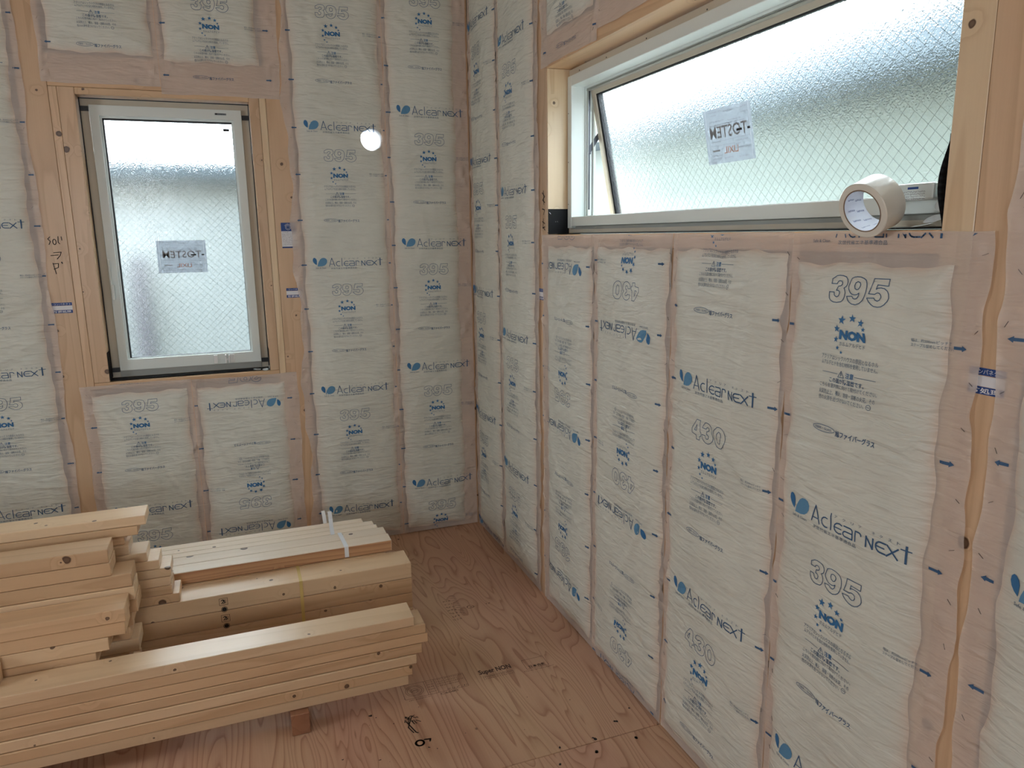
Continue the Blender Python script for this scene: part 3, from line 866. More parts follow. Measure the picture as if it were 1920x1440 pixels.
p.stroke([(.868, 1.566), (.890, 1.562), (.880, 1.545)], .004, 0); p.stroke([(.868, 1.520), (.892, 1.512)], .004, 0); p.stroke([(.880, 1.530), (.874, 1.500), (.893, 1.488)], .004, 0); p.stroke([(.870, 1.496), (.892, 1.500)], .004, 0)
sub(p.mesh(on_right(.0008), 'marker_writing', M_marker), pr1)

# stamps and scribbles on the floor panels
p = Print()
# framed certification stamp
p.stroke([(-.700, -1.353), (-.700, -1.274), (-.485, -1.276), (-.485, -1.353), (-.700, -1.353)], .0012, 0)
for u in (-.622, -.588): p.stroke([(u, -1.353), (u, -1.275)], .0012, 0)
for r in (.030, .024, .012): p.ellipse(-.661, -1.314, r, r, .0011, 0)
p.text('JAS', -.670, -.652, -1.319, -1.309, 0)
for i in range(5): p.scribble(-.616, -.594, -1.284 - i * .014, .006, .0009, 0, i + 3)
for i in range(4): p.scribble(-.582, -.49 - .02 * (i % 2), -1.282 - i * .012, .006, .0009, 0, i + 13)
p.scribble(-.56, -.49, -1.345, .008, .0011, 0, 23); p.text('C6080', -.585, -.525, -1.368, -1.358, 0); p.scribble(-.69, -.62, -1.362, .005, .0009, 0, 31)
p.text('Super NON', -.432, -.316, -1.318, -1.284, 0, bold=.03)
p.stroke([(-.425, -1.345), (-.425, -1.324), (-.318, -1.324), (-.318, -1.345)], .0010, 0)
for i in range(2): p.scribble(-.420, -.322, -1.330 - i * .010, .006, .0009, 0, 40 + i)
p.stroke([(-.270, -1.340), (-.270, -1.283), (-.189, -1.283), (-.189, -1.340), (-.270, -1.340)], .0012, 0)
p.text('日本合板', -.258, -.197, -1.336, -1.320, 0, bold=.02); p.scribble(-.285, -.175, -1.350, .006, .0009, 0, 50)
# column of stamped characters
for i in range(7): p.scribble(-.412, -.385, -.765 - i * .026, .012, .0018, 0, 60 + i)
for i in range(16): p.stroke([(-.372 + .012 * (i % 2), -.725 - i * .0105), (-.352, -.732 - i * .0105)], .002, 0)
p.ellipse(-.318, -.845, .014, .012, .002, 0); p.scribble(-.335, -.300, -.845, .014, .0015, 0, 80); p.scribble(-.255, -.235, -.845, .012, .0015, 0, 81)
# dark marks
random.seed(3)
for i in range(17):
    a = (-.735 + random.random() * .05, -1.435 - random.random() * .03); p.stroke([a, (a[0] + (random.random() - .5) * .03, a[1] - random.random() * .02)], .0028, 1)
p.stroke([(-.722, -1.46), (-.705, -1.52), (-.700, -1.525)], .004, 1); p.stroke([(-.70, -1.44), (-.722, -1.49), (-.712, -1.52)], .0035, 1)
p.ellipse(-.706, -1.572, .012, .012, .006, 1); p.stroke([(-.69, -1.562), (-.672, -1.565), (-.676, -1.575)], .005, 1)
for u, v, r in ((-.685, -1.60, .004), (-.665, -1.615, .003), (-.93, -1.56, .004), (-.83, -1.60, .004), (-.12, -1.70, .009), (-.33, -1.745, .007), (-.22, -1.745, .012), (-.10, -1.79, .009), (-.24, -1.80, .009), (-.36, -1.81, .006), (-.05, -1.66, .005), (-.52, -1.79, .006), (-.76, -1.455, .003), (-.82, -1.39, .006), (-.805, -1.405, .004)):
    for j in range(4): p.disc(u + random.uniform(-.5, .5) * r, v + random.uniform(-.5, .5) * r, r * random.uniform(.25, .6), 1, 8)
for i in range(60):
    p.disc(random.uniform(-1.3, 0), random.uniform(-1.75, -.1), random.uniform(.0008, .0022), 1, 6)
mark = p.mesh(lambda V: np.stack([V[:, 0], V[:, 1], np.full(len(V), .0005)], 1), 'floor_stamps', [M_stamp, M_marker], floor)

# ------------------------------------------------------------------ insulation: one sheet per bay
T = ZC - .005
def mk(wall, u0, u1, v0, v1, cav, uc, z0, num, inv, seed, label, group, **kw):
    return Sheet(wall, u0, u1, v0, v1, cav, uc, z0, num, inv, seed, **kw).build(label, group)
GB, GR = 'film faced insulation on the back wall', 'film faced insulation on the right wall'
jl = .022
mk('b', -2.62, -2.2235, .004, T, (-2.60, -2.2375 + .0, .03, T), -2.43, 1.30, '395', False, 1, 'insulation sheet furthest left on the back wall, mostly outside the picture', GB, wob=(0, 0, 0, 0))
mk('b', -2.2225, -1.800, .004, T, (-2.205, -1.838, .03, T), -2.022, 1.420, '395', False, 2, 'tall insulation sheet left of the smaller window, against the left edge of the picture', GB, wob=(0, .008, 0, 0))
mk('b', -1.741, -1.3135, .004, .874, (-1.700, -1.334, .03, .832), -1.522, .776, '395', False, 3, 'short insulation sheet under the left half of the smaller window, print upright', GB, wob=(.006, 0, 0, .003), lift=.001)
mk('b', -1.3125, -.866, .004, .868, (-1.290, -.925, .03, .828), -1.092, .275, '395', True, 4, 'short insulation sheet under the right half of the smaller window, print upside down', GB, wob=(0, .006, 0, .003))
mk('b', -1.738, -1.3135, 2.083, T, (-1.700, -1.334, 2.20, T), -1.510, 2.507, '395', False, 5, 'insulation sheet above the left half of the smaller window', GB, wob=(.006, 0, .003, 0))
mk('b', -1.3125, -.848, 2.057, T, (-1.290, -.930, 2.185, T), -1.100, 2.409, '395', False, 6, 'insulation sheet above the right half of the smaller window', GB, wob=(0, .007, .003, 0), lift=.0012)
mk('b', -.836, -.4015, .004, T, (-.795, -.4195, .03, T), -.612, 2.419, '395', False, 7, 'tall insulation sheet right of the smaller window, with the glowing round vent spot', GB, wob=(.016, 0, 0, 0))
mk('b', -.4005, -.012, .004, T, (-.380, -.075, .03, T), -.201, 2.499, '395', False, 8, 'tall insulation sheet on the back wall that ends in the room corner', GB, wob=(0, .001, 0, 0), lift=.0012)
mk('r', .014, .4015, .004, T, (.045, .382, .03, T), .169, 2.272, '395', False, 9, 'tall insulation sheet on the right wall nearest the room corner', GR, wob=(.001, 0, 0, 0))
mk('r', .4035, .848, .004, T, (.426, .800, .03, T), .586, 2.115, '395', False, 10, 'tall insulation sheet on the right wall just before the long window', GR, wob=(0, .008, 0, 0), lift=.0012)
mk('r', .876, 1.3115, .004, 1.4695, (.925, 1.290, .03, 1.428), 1.086, .889, '395', True, 11, 'insulation sheet under the far left end of the long window, 395 upside down', GR, wob=(.008, 0, 0, .003))
mk('r', 1.3135, 1.7665, .004, 1.4695, (1.332, 1.748, .03, 1.428), 1.534, 1.307, '430', True, 12, 'insulation sheet under the long window with the number 430 upside down', GR, wob=(0, 0, 0, .002), lift=.0012)
mk('r', 1.7685, 2.2215, .004, 1.4695, (1.787, 2.203, .03, 1.428), 1.981, .970, '430', False, 13, 'insulation sheet under the long window with the number 430 upright', GR, wob=(0, 0, 0, .002))
mk('r', 2.2235, 2.668, .004, 1.4785, (2.242, 2.603, .03, 1.410), 2.417, 1.361, '395', False, 14, 'insulation sheet under the near right end of the long window, below the tape roll', GR, sag=.009, wob=(0, .009, 0, .002), lift=.0012)
mk('r', 2.690, 3.13, .004, T, (2.742, 3.10, .03, T), 2.908, .797, '395', False, 15, 'tall insulation sheet at the right edge of the picture', GR, wob=(.007, .004, 0, 0))
mk('r', .876, 1.3115, 2.058, T, (.925, 1.290, 2.16, T), 1.095, 2.382, '395', False, 16, 'insulation sheet above the far left end of the long window', GR, wob=(.006, 0, .003, 0))
mk('r', 1.3135, 1.7665, 2.085, T, (1.332, 1.748, 2.16, T), 1.534, 2.45, '430', False, 17, 'second insulation sheet from the left above the long window', GR, wob=(0, 0, .003, 0), lift=.0012)
mk('r', 1.7685, 2.2215, 2.085, T, (1.787, 2.203, 2.16, T), 1.981, 2.45, '430', False, 18, 'third insulation sheet from the left above the long window, outside the picture', GR, wob=(0, 0, .003, 0))
mk('r', 2.2235, 2.668, 2.085, T, (2.242, 2.603, 2.16, T), 2.417, 2.45, '395', False, 19, 'fourth insulation sheet from the left above the long window, outside the picture', GR, wob=(0, .006, .003, 0), lift=.0012)

# ------------------------------------------------------------------ smaller window (back wall)
win1 = structure(empty('window_1', (-1.303, .085, BW[2])))
def wp(o): return local(o) if o.parent else o
x0, x1, z0, z1 = BW
def frame_rect(name, x0, x1, z0, z1, w, y0, y1, mat, parent, wb_=None, wt=None, xf=None, axis='b'):
    """four-sided frame; axis 'b' lies in the x-z plane, 'r' in the y-z plane"""
    wb_ = w if wb_ is None else wb_; wt = w if wt is None else wt
    mb = MB()
    R_ = [(x0, x0 + w, z0, z1), (x1 - w, x1, z0, z1), (x0 + w, x1 - w, z0, z0 + wb_), (x0 + w, x1 - w, z1 - wt, z1)]
    for a, b, c, d in R_:
        if axis == 'b': mb.box(a, b, y0, y1, c, d, xf=xf)
        else: mb.box(y0, y1, a, b, c, d, xf=xf)
    return local(mb.build(name, mat, parent))
frame_rect('window_frame', x0 + .003, x1 - .003, z0 + .006, z1 - .003, .030, .075, .15, M_beige, win1, wb_=.024, wt=.026)
o = MB().box(x0 + .034, x1 - .034, .072, .15, z0 + .008, z0 + .0345).build('frame_sill', M_sill, win1); local(o)
sash1 = frame_rect('sash', -1.592, -1.012, .921, 2.014, .033, .062, .105, M_white, win1, wb_=.046, wt=.040)
mb = MB()   # inner bead that carries the pane
for r in ((-1.559, -1.551, .967, 1.974), (-1.053, -1.045, .967, 1.974), (-1.551, -1.053, .967, .9705), (-1.551, -1.053, 1.966, 1.974)):
    mb.box(r[0], r[1], .076, .100, r[2], r[3])
local(mb.build('glazing_bead', M_white, win1))
mb = MB()
for r in ((-1.551, -1.5455, .9705, 1.966), (-1.0545, -1.052, .9705, 1.966), (-1.551, -1.052, .9685, .972), (-1.551, -1.052, 1.960, 1.966)):
    mb.box(r[0], r[1], .084, .104, r[2], r[3])
local(mb.build('gasket', M_black, win1))
local(MB().box(-1.552, -1.052, .095, .100, .969, 1.967).build('pane', M_glass, win1))
def wires(x0, x1, z0, z1, pitch, fn, w=.0008):
    mb = MB(); d = x1 - x0; h = z1 - z0
    k = -h
    while k < d:
        a0, a1 = max(x0, x0 + k), min(x1, x0 + k + h)
        for s_ in (0, 1):
            pa = (a0, z0 + (a0 - x0 - k)); pb = (a1, z0 + (a1 - x0 - k))
            if s_: pa = (x0 + x1 - pa[0], pa[1]); pb = (x0 + x1 - pb[0], pb[1])
            dx, dz = pb[0] - pa[0], pb[1] - pa[1]; l = math.hypot(dx, dz)
            if l < .004: continue
            nx, nz_ = -dz / l * w / 2, dx / l * w / 2
            q = [fn(pa[0] + nx, pa[1] + nz_), fn(pb[0] + nx, pb[1] + nz_), fn(pb[0] - nx, pb[1] - nz_), fn(pa[0] - nx, pa[1] - nz_)]
            mb.quad(q)
        k += pitch
    return mb
o = local(wires(-1.545, -1.055, .972, 1.960, .0285, lambda u, v: (u, .0938, v), w=.0010).build('wire_mesh', M_wire, win1)); o['kind'] = 'stuff'
# corner pads
for cx, cz in ((-1.606, 1.999), (-.998, 1.985), (-1.606, .925), (-.998, .925)):
    local(MB().box(cx - .018 if cx < -1.3 else cx - .012, cx + .012 if cx < -1.3 else cx + .018, .060, .075, cz - .009, cz + .009).build('corner_pad', M_black, win1))
local(MB().box(x0 + .001, x1 - .001, .020, .0715, z0 + .001, z0 + .006).build('sill_tape', M_blackfilm, win1))
for xa, xb, zt in ((x0 + .0006, x0 + .002, 1.010), (x1 - .002, x1 - .0006, .985)):
    local(MB().box(xa, xb, .001, .072, z0 + .006, zt).build('corner_tape', M_blackfilm, win1))
# gap seal between the stud and the frame
mb = MB(); mb.box(x0 + .0008, x0 + .004, .070, .076, z0 + .01, z1); mb.box(x1 - .004, x1 - .0008, .070, .076, z0 + .01, z1); mb.box(x0, x1, .070, .076, z1 - .004, z1 - .0008)
local(mb.build('gap_seal', M_black, win1))
# slim lever on the left stile, clear catch on the bottom rail
mb = MB(); mb.box(-1.590, -1.583, .050, .062, 1.245, 1.395); mb.box(-1.588, -1.576, .044, .060, 1.225, 1.290)
local(mb.bevel(.002).build('lever', M_white, win1))
mb = MB(); mb.box(-1.213, -1.197, .052, .062, .925, .962); mb.box(-1.165, -1.159, .044, .062, .925, .962); mb.box(-1.151, -1.145, .044, .062, .925, .962); mb.box(-1.165, -1.145, .046, .050, .938, .946); mb.box(-1.145, -1.125, .058, .062, .925, .962)
local(mb.bevel(.001).build('catch', M_clear, win1))
p = Print(); p.rect(-1.118, -1.072, 1.992, 2.000, 0); p.rect(-1.115, -1.109, 1.9935, 1.9985, 1); p.text('LIXIL', -1.105, -1.076, 1.9940, 1.9985, 1)
local(p.mesh(on_back(-.0612), 'maker_tag', [M_paper, M_marker], win1))
p = Print(); p.rect(-1.090, -1.064, 1.930, 1.941, 0)
local(p.mesh(on_back(-.0935), 'glass_mark', [M_marker], win1))
def glass_label(fn, u0, u1, v0, v1, parent):
    """large paper label stuck on the outside of the pane, its print seen mirror written"""
    w, h = u1 - u0, v1 - v0
    P_ = lambda a: u0 + a * w
    Q_ = lambda b: v0 + b * h
    p = Print(); p.rect(u0, u1, v0, v1, 0)
    lab = local(p.mesh(fn(0), 'paper_label', [M_paper], parent))
    p = Print()
    p.text('TOSTEM', P_(.11), P_(.90), Q_(.46), Q_(.68), 0, bold=.01, mirror=True)
    p.text('LIXIL', P_(.38), P_(.68), Q_(.17), Q_(.29), 1, bold=.01, mirror=True)
    p.rect(P_(.68), P_(.79), Q_(.53), Q_(.57), 2); p.rect(P_(.90), P_(.96), Q_(.53), Q_(.57), 2)
    p.rect(P_(.13), P_(.29), Q_(.225), Q_(.255), 3)
    for i, (a, b, c) in enumerate(((.12, .40, .94), (.45, .66, .92), (.16, .27, .88), (.80, .92, .93), (.80, .93, .84), (.12, .42, .77), (.52, .78, .75), (.12, .36, .70), (.40, .86, .705), (.13, .30, .40), (.64, .88, .37), (.64, .74, .31), (.62, .90, .24), (.10, .33, .15), (.10, .30, .09), (.37, .55, .09), (.68, .88, .08), (.10, .18, .03))):
        p.scribble(P_(a), P_(b), Q_(c), h * .028, h * .006, 3, 100 + i)
    p.stroke([(P_(.10), Q_(.40)), (P_(.95), Q_(.43))], h * .004, 3); p.stroke([(P_(.10), Q_(.33)), (P_(.62), Q_(.33))], h * .004, 3)
    p.stroke([(P_(.05), Q_(0)), (P_(.05), Q_(1))], h * .006, 4); p.stroke([(P_(.955), Q_(0)), (P_(.955), Q_(1))], h * .006, 4)
    local(p.mesh(fn(.0006), 'label_print', [M_txt_grey, M_txt_orange, M_marker, M_txt_grey, M_white_label], parent))
glass_label(lambda off: (lambda V: np.stack([V[:, 0], np.full(len(V), .0930 - off), V[:, 1]], 1)), -1.402, -1.204, 1.331, 1.470, win1)

# ------------------------------------------------------------------ long window (right wall)
win2 = structure(empty('window_2', (.085, -1.74, RW[2])))
y0, y1, z0, z1 = RW     # y0 near, y1 far
frame_rect('window_frame', y0 + .003, y1 - .003, z0 + .005, z1 - .004, .012, .088, .175, M_beige, win2, axis='r', wb_=.012, wt=.026)
mb = MB()   # white stepped inner frame
for xa, xb, w, wt, wbm in ((.080, .135, .031, .062, .062), (.135, .175, .040, .070, .066)):
    R_ = [(y1 - .004 - w, y1 - .004, z0 + .022, z1 - .026), (y0 + .004, y0 + .004 + w, z0 + .022, z1 - .026),
          (y0 + .004 + w, y1 - .004 - w, z0 + .028, z0 + wbm), (y0 + .004 + w, y1 - .004 - w, z1 - wt, z1 - .026)]
    for a, b, c, d in R_: mb.box(xa, xb, a, b, c, d)
local(mb.bevel(.0015).build('inner_frame', M_white, win2))
mb = MB()
for k_ in (.0, .012): mb.box(.1352, .172, y0 + .05, y1 - .046, z1 - .0735 - k_ * .3, z1 - .0715 - k_ * .3)
mb.box(.138, .142, y1 - .050, y1 - .044, z0 + .06, z1 - .07); mb.box(.160, .164, y1 - .050, y1 - .044, z0 + .06, z1 - .07)
local(mb.build('frame_groove', M_sill, win2))
local(MB().box(.098, .150, y0 + .010, y1 - .010, z0 + .003, z0 + .027).build('frame_sill', M_sill, win2))
local(MB().box(.040, .098, y0 + .001, y1 - .001, z0 + .0006, z0 + .003).build('sill_tape', M_blackfilm, win2))
mb = MB()
for yy in (-1.08, -1.45, -1.95): mb.cyl((.0975, yy, z0 + .012), (.0985, yy, z0 + .012), .0022, 8)
for zz in (1.58, 1.73, 1.90): mb.cyl((.0795, y1 - .012, zz), (.081, y1 - .012, zz), .002, 8)
for yy in (-1.0, -1.2, -1.45, -1.75): mb.cyl((.087, yy, z1 - .018), (.089, yy, z1 - .018), .0022, 8)
local(mb.build('screw_heads', M_black, win2))
# tilted sash, hinged at the top and pushed outwards
ANG = math.atan2(.229 - .146, 1.984 - 1.561)
HP = Vector((.150, 0, 1.986))
XF = Matrix.Translation(HP) @ Matrix.Rotation(-ANG, 4, 'Y')
XF_ = lambda x, y, z: XF @ Vector((x, y, z))
# local frame: x outwards, z down the sash is negative; check the direction
if XF_(0, 0, -.4).x < HP.x:
    XF = Matrix.Translation(HP) @ Matrix.Rotation(ANG, 4, 'Y')
ya, yb = -2.553, -.962
mb = MB()
for r in ((ya, ya + .024, -.505, 0), (yb - .024, yb, -.505, 0), (ya + .024, yb - .024, -.505, -.475), (ya + .024, yb - .024, -.026, 0)):
    mb.box(0, .034, r[0], r[1], r[2], r[3], xf=XF)
local(mb.build('sash', M_beige, win2))
mb = MB()
for r in ((ya + .024, ya + .029, -.475, -.026), (yb - .029, yb - .024, -.475, -.026), (ya + .024, yb - .024, -.031, -.026), (yb - .036, yb - .0350, -.475, -.026)):
    mb.box(.006, .030, r[0], r[1], r[2], r[3], xf=XF)
local(mb.build('gasket', M_black, win2))
local(MB().box(.014, .019, ya + .026, yb - .026, -.473, -.028, xf=XF).build('pane', M_glass, win2))
o = local(wires(ya + .030, yb - .030, -.473, -.030, .030, lambda u, v: tuple(XF @ Vector((.0128, u, v)))).build('wire_mesh', M_wire, win2)); o['kind'] = 'stuff'
# stay arm and its dark channel
mb = MB(); mb.box(.140, .150, -.9625, -.9605, 1.56, 1.975)
local(mb.build('stay_channel', M_steel, win2))
mb = MB(); A_, B_ = Vector((.145, -.9645, 1.765)), Vector((.200, -.9605, 1.845))
d_ = (B_ - A_).normalized(); n_ = Vector((-d_.z, 0, d_.x)) * .008
for yy in (-.9650,):
    vs = [A_ - n_, B_ - n_, B_ + n_, A_ + n_]
    q0 = [Vector((v.x, -.9610, v.z)) for v in vs]; q1 = [Vector((v.x, -.9585, v.z)) for v in vs]
    mb.quad(q0); mb.quad(q1[::-1])
    for i in range(4): mb.quad([q0[i], q0[(i + 1) % 4], q1[(i + 1) % 4], q1[i]])
mb.cyl((.147, -.966, 1.760), (.147, -.958, 1.760), .005, 10)
local(mb.build('stay_arm', M_steel, win2))
# operator box at the near end
mb = MB(); mb.box(.052, .080, -2.500, -2.405, z0 + .052, z0 + .082); mb.bevel(.004, 2)
local(mb.build('operator_box', M_white, win2))
mb = MB(); mb.box(.050, .084, -2.405, -2.375, z0 + .050, z0 + .073); mb.bevel(.006, 2); mb.cyl((.052, -2.392, z0 + .073), (.078, -2.392, z0 + .076), .011, 14)
local(mb.build('operator_hub', M_white, win2, smooth=False))
p = Print(); p.rect(2.445, 2.468, z0 + .0715, z0 + .0755, 0)
for i in range(4): p.scribble(2.436, 2.482, z0 + .067 - i * .0042, .003, .0006, 1, 200 + i)
p.stroke([(2.425, z0 + .070), (2.428, z0 + .066), (2.424, z0 + .060)], .0015, 1)
local(p.mesh(on_right(-.0517), 'operator_print', [M_blue_label, M_txt_grey], win2))
# black waterproof tape: far corner pad and the curling strip at the near jamb
mb = MB(); mb.box(.002, .086, y1 - .0035, y1 - .001, z0 + .001, z0 + .092)
local(mb.build('corner_tape', M_blackfilm, win2))
p = Print()
p.stroke([(.006, z0 + .080), (.012, z0 + .074)], .0014, 0)
p.scribble(.030, .042, z0 + .045, .006, .0008, 1, 301)
local(p.mesh(lambda V: np.stack([V[:, 0], np.full(len(V), y1 - .0039), V[:, 1]], 1), 'tape_mark', [M_white_label, M_txt_grey], win2))
mb = MB(); prev = None
for i in range(15):
    t = i / 14; zz = z0 + .004 + t * .15
    dy = .003 + .016 * math.sin(min(1, t * 1.08) * math.pi * .97) ** 1.3
    cur = [Vector((.006, y0 + dy, zz)), Vector((.070, y0 + dy * .9, zz))]
    if prev: mb.quad([prev[0], prev[1], cur[1], cur[0]])
    prev = cur
o = mb.build('corner_tape', M_blackfilm, win2, smooth=True)
sf = o.modifiers.new('thickness', 'SOLIDIFY'); sf.thickness = .001
local(o)
def right_label(off):
    def f(V):
        out = []
        for u, v in V:
            q = XF @ Vector((.0122 - off, -u, v)); out.append((q.x, q.y, q.z))
        return np.array(out)
    return f
# measured on the tilted pane: y -1.56..-1.77, along the sash
glass_label(right_label, 1.588, 1.797, -.330, -.180, win2)

# ------------------------------------------------------------------ things on the long window sill
def scrap(name, pts, label, mat=M_scrap):
    mb = MB()
    for a, b in zip(pts, pts[1:]): mb.quad([a[0], a[1], b[1], b[0]])
    o = mb.build(name, mat, smooth=True)
    sf = o.modifiers.new('thickness', 'SOLIDIFY'); sf.thickness = .0006
    sb = o.modifiers.new('soft', 'SUBSURF'); sb.levels = 2; sb.render_levels = 2
    return tag(o, label, 'plastic film')
V_ = Vector
scrap('plastic_film_scrap', [(V_((.062, -2.515, z0 + .088)), V_((.060, -2.556, z0 + .090))), (V_((.058, -2.505, z0 + .060)), V_((.050, -2.556, z0 + .060))),
      (V_((.045, -2.500, z0 + .026)), V_((.040, -2.556, z0 + .030))), (V_((.020, -2.497, z0 + .006)), V_((.014, -2.555, z0 + .014))), (V_((-.004, -2.496, z0 + .003)), V_((-.004, -2.530, z0 + .005)))],
      'crumpled clear plastic film hanging in the near corner of the long window')
scrap('plastic_film_scrap', [(V_((-1.060, .020, .892)), V_((-1.045, .040, .893))), (V_((-1.020, -.004, .889)), V_((-1.010, .030, .892))), (V_((-.985, -.010, .884)), V_((-.983, .020, .896))), (V_((-.979, -.012, .905)), V_((-.9795, .010, .915))), (V_((-.981, .012, .950)), V_((-.981, .026, .955)))],
      'small white plastic film scrap at the lower right corner of the smaller window')

# tape roll standing on the sill edge
roll = empty('packing_tape_roll', (.0, -2.435, 1.4725))
tag(roll, 'roll of clear packing tape standing on the sill of the long window', 'tape roll')
def lathe(name, prof, mat, n=48, parent=None, xf=None, closed=True):
    mb = MB(); rings = []
    for k in range(n):
        t = 2 * math.pi * k / n
        rings.append([mb.bm.verts.new(xf @ Vector((a, r * math.cos(t), r * math.sin(t)))) for a, r in prof])
    m_ = len(prof)
    for k in range(n):
        A, B = rings[k], rings[(k + 1) % n]
        for i in range(m_ if closed else m_ - 1):
            j = (i + 1) % m_
            mb.bm.faces.new((A[i], B[i], B[j], A[j]))
    return mb.build(name, mat, parent, smooth=False)
RO, RI, HWD = .0505, .0370, .025
RX = Matrix.Translation((-.030, -2.444, 1.5145)) @ Matrix.Rotation(math.radians(4), 4, 'Z') @ Matrix.Rotation(math.radians(-21), 4, 'Y')
def roll_xf(): return RX
b_ = .0015
o = lathe('tape_winding', [(-HWD, RI + .0022), (-HWD, RO - b_), (-HWD + b_, RO), (HWD - b_, RO), (HWD, RO - b_), (HWD, RI + .0022)], M_tape, parent=roll, xf=RX, n=64)
for pl in o.data.polygons: pl.use_smooth = True
try:
    md = o.modifiers.new('edges', 'EDGE_SPLIT'); md.split_angle = math.radians(35)
except Exception: pass
local(o)
o = local(lathe('core', [(-HWD + .0004, RI), (-HWD + .0004, RI + .0021), (HWD - .0004, RI + .0021), (HWD - .0004, RI)], M_core, parent=roll, xf=RX, n=64))
o = local(lathe('core_edge', [(-HWD - .0003, RI + .0001), (-HWD - .0003, RI + .0022), (-HWD + .0003, RI + .0022), (-HWD + .0003, RI + .0001)], M_core_edge, parent=roll, xf=RX, n=64))
p = Print()   # slanted lettering round the inside of the core
per = 2 * math.pi * RI
for i in range(11):
    for j in range(2):
        u = per * i / 11 + (.008 if j else 0)
        V, T_ = text2d('Monta')
        lo, hi = V.min(0), V.max(0); X = (V - lo) / (hi - lo)
        p.add(np.stack([u + X[:, 1] * .0042 + X[:, 0] * .005, -.017 + j * .020 + X[:, 0] * .0155], 1), T_, 0)
def core_map(V):
    out = []
    for s_, a in V:
        t = -s_ / RI
        q = RX @ Vector((a, (RI - .0004) * math.cos(t), (RI - .0004) * math.sin(t))); out.append((q.x, q.y, q.z))
    return np.array(out)
local(p.mesh(core_map, 'core_lettering', [M_blue_label], roll))
# ------------------------------------------------------------------ lumber
WORD = ['topmost', 'second', 'third', 'fourth', 'fifth', 'sixth', 'seventh', 'eighth', 'ninth', 'tenth', 'eleventh', 'twelfth', 'thirteenth']
def lumber(x0, x1, y0, y1, z0, z1, mat, label, group, name='lumber_board', cat='board', bev=.0018):
    o = block(name, x0, x1, y0, y1, z0, z1, mat, bev=bev)
    tag(o, label, cat, group)
    return o
def stack(ends, y0, y1, ztop, th, mats, what, group, dys=None, left=-3.6):
    """ends: right end x of each layer from the top down"""
    out = []
    for i, xe in enumerate(ends):
        dy = dys[i] if dys else 0
        m = mats[i % len(mats)] if isinstance(mats, list) else mats
        zt = ztop - i * th
        pos = ('topmost' if i == 0 else 'bottom' if i == len(ends) - 1 else WORD[i] + ' from the top')
        out.append(lumber(left - random.uniform(0, .12), xe, y0 + dy, y1 + dy, zt - th + .0014, zt, m, what % pos, group))
    return out
ZB = .070
# front stack
front = stack([-.664, -.628, -.622, -.642, -.662, -.678, -.692], -1.372, -1.268, .2975, .0325, [wood_lt, wood_x, wood_x, wood_x, wood_lt, wood_x, wood_lt],
              'long pine board, %s in the front stack on the floor', 'boards in the front stack', dys=[0, .001, .0015, 0, -.004, -.008, -.006])
# short board end lying on the front stack at the left
lumber(-3.4, -1.792, -1.318, -1.272, .2982, .362, wood_x, 'thick timber end lying on top of the front stack at the left edge', 'loose timber on the stacks')
# second stack, behind the front one
lower = stack([-1.480, -1.484, -1.531, -1.566, -1.60, -1.58, -1.62, -1.60, -1.59], -1.262, -1.157, .440, .0411, [wood_x, wood_x, wood_lt, wood_x],
              'pine board, %s in the stack just behind the front stack', 'boards in the second stack', dys=[-.004, 0, 0, .002, 0, 0, 0, 0, 0])
third = stack([-1.523, -1.521, -1.469, -1.466, -1.462, -1.480, -1.49, -1.47, -1.50, -1.48, -1.50, -1.49], -1.150, -1.046, .580, .0425, [wood_x, wood_x, wood_x, wood_lt],
              'thick pine board, %s in the tall middle stack at the left', 'boards in the tall middle stack', dys=[0, 0, .0, -.004, 0, 0, 0, 0, 0, 0, 0, 0])
# big timbers with stamps
zt = ZB + .2365
TIMB = []
th = .0591
for i in range(4):
    pos = ['topmost', 'second from the top', 'third from the top', 'bottom'][i]
    TIMB.append(lumber(-3.7, -.586, -1.0, -.880, zt - (i + 1) * th + .0014, zt - i * th, wood_lt if i == 0 else wood_x, 'broad stamped timber facing the room, %s of the wide pile' % pos, 'broad timbers of the wide pile', name='timber_beam', cat='timber'))
for j, (ya_, yb_) in enumerate(((-.878, -.760), (-.758, -.640), (-.638, -.560))):
    for i in range(4):
        pos = ['topmost', 'second', 'third', 'bottom'][i]
        lumber(-3.7, -.655 - .02 * j, ya_, yb_, zt - (i + 1) * th + .0006, zt - i * th, wood_x, 'broad timber in the %s row behind the stamped face of the wide pile, hidden, %s layer' % (['second', 'third', 'fourth'][j], pos), 'broad timbers of the wide pile', name='timber_beam', cat='timber')
# staircase stack of boards on the wide pile
back = stack([-1.432, -1.458, -1.500, -1.489, -1.440, -1.407, -1.376, -1.381, -1.378, -1.358], -1.0, -.895, .6185, .0311, [wood_lt, wood_x, wood_x, wood_lt, wood_lt, wood_lt, wood_lt],
             'pine board, %s in the stepped stack on the wide pile', 'boards in the stepped stack', dys=[0, .0, .012, .0, 0, 0, 0, 0, 0, 0])
# strapped bundle of battens
strapped = []
for i, (ya_, yb_, xe, word) in enumerate(((-.870, -.8015, -.629, 'front'), (-.8005, -.730, -.633, 'second from the front'), (-.729, -.690, -.654, 'middle'), (-.689, -.648, -.662, 'second from the back'), (-.647, -.604, -.697, 'back'))):
    strapped.append(lumber(-3.5, xe, ya_, yb_, zt + .0008, zt + .0445, wood_red if i == 0 else wood_skylit, 'pale batten in the strapped bundle on the wide pile, %s one' % word, 'battens of the strapped bundle', name='batten', cat='batten'))
# the reddish face belongs to the front of the first batten only: upper and end faces take the skylight-whitened spruce
strapped[0]['label'] = 'batten with a reddish brown front face, front one of the strapped bundle'
strapped[0].data.materials.append(wood_skylit)
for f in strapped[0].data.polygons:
    if f.normal.z > .5 or f.normal.x > .5: f.material_index = 1

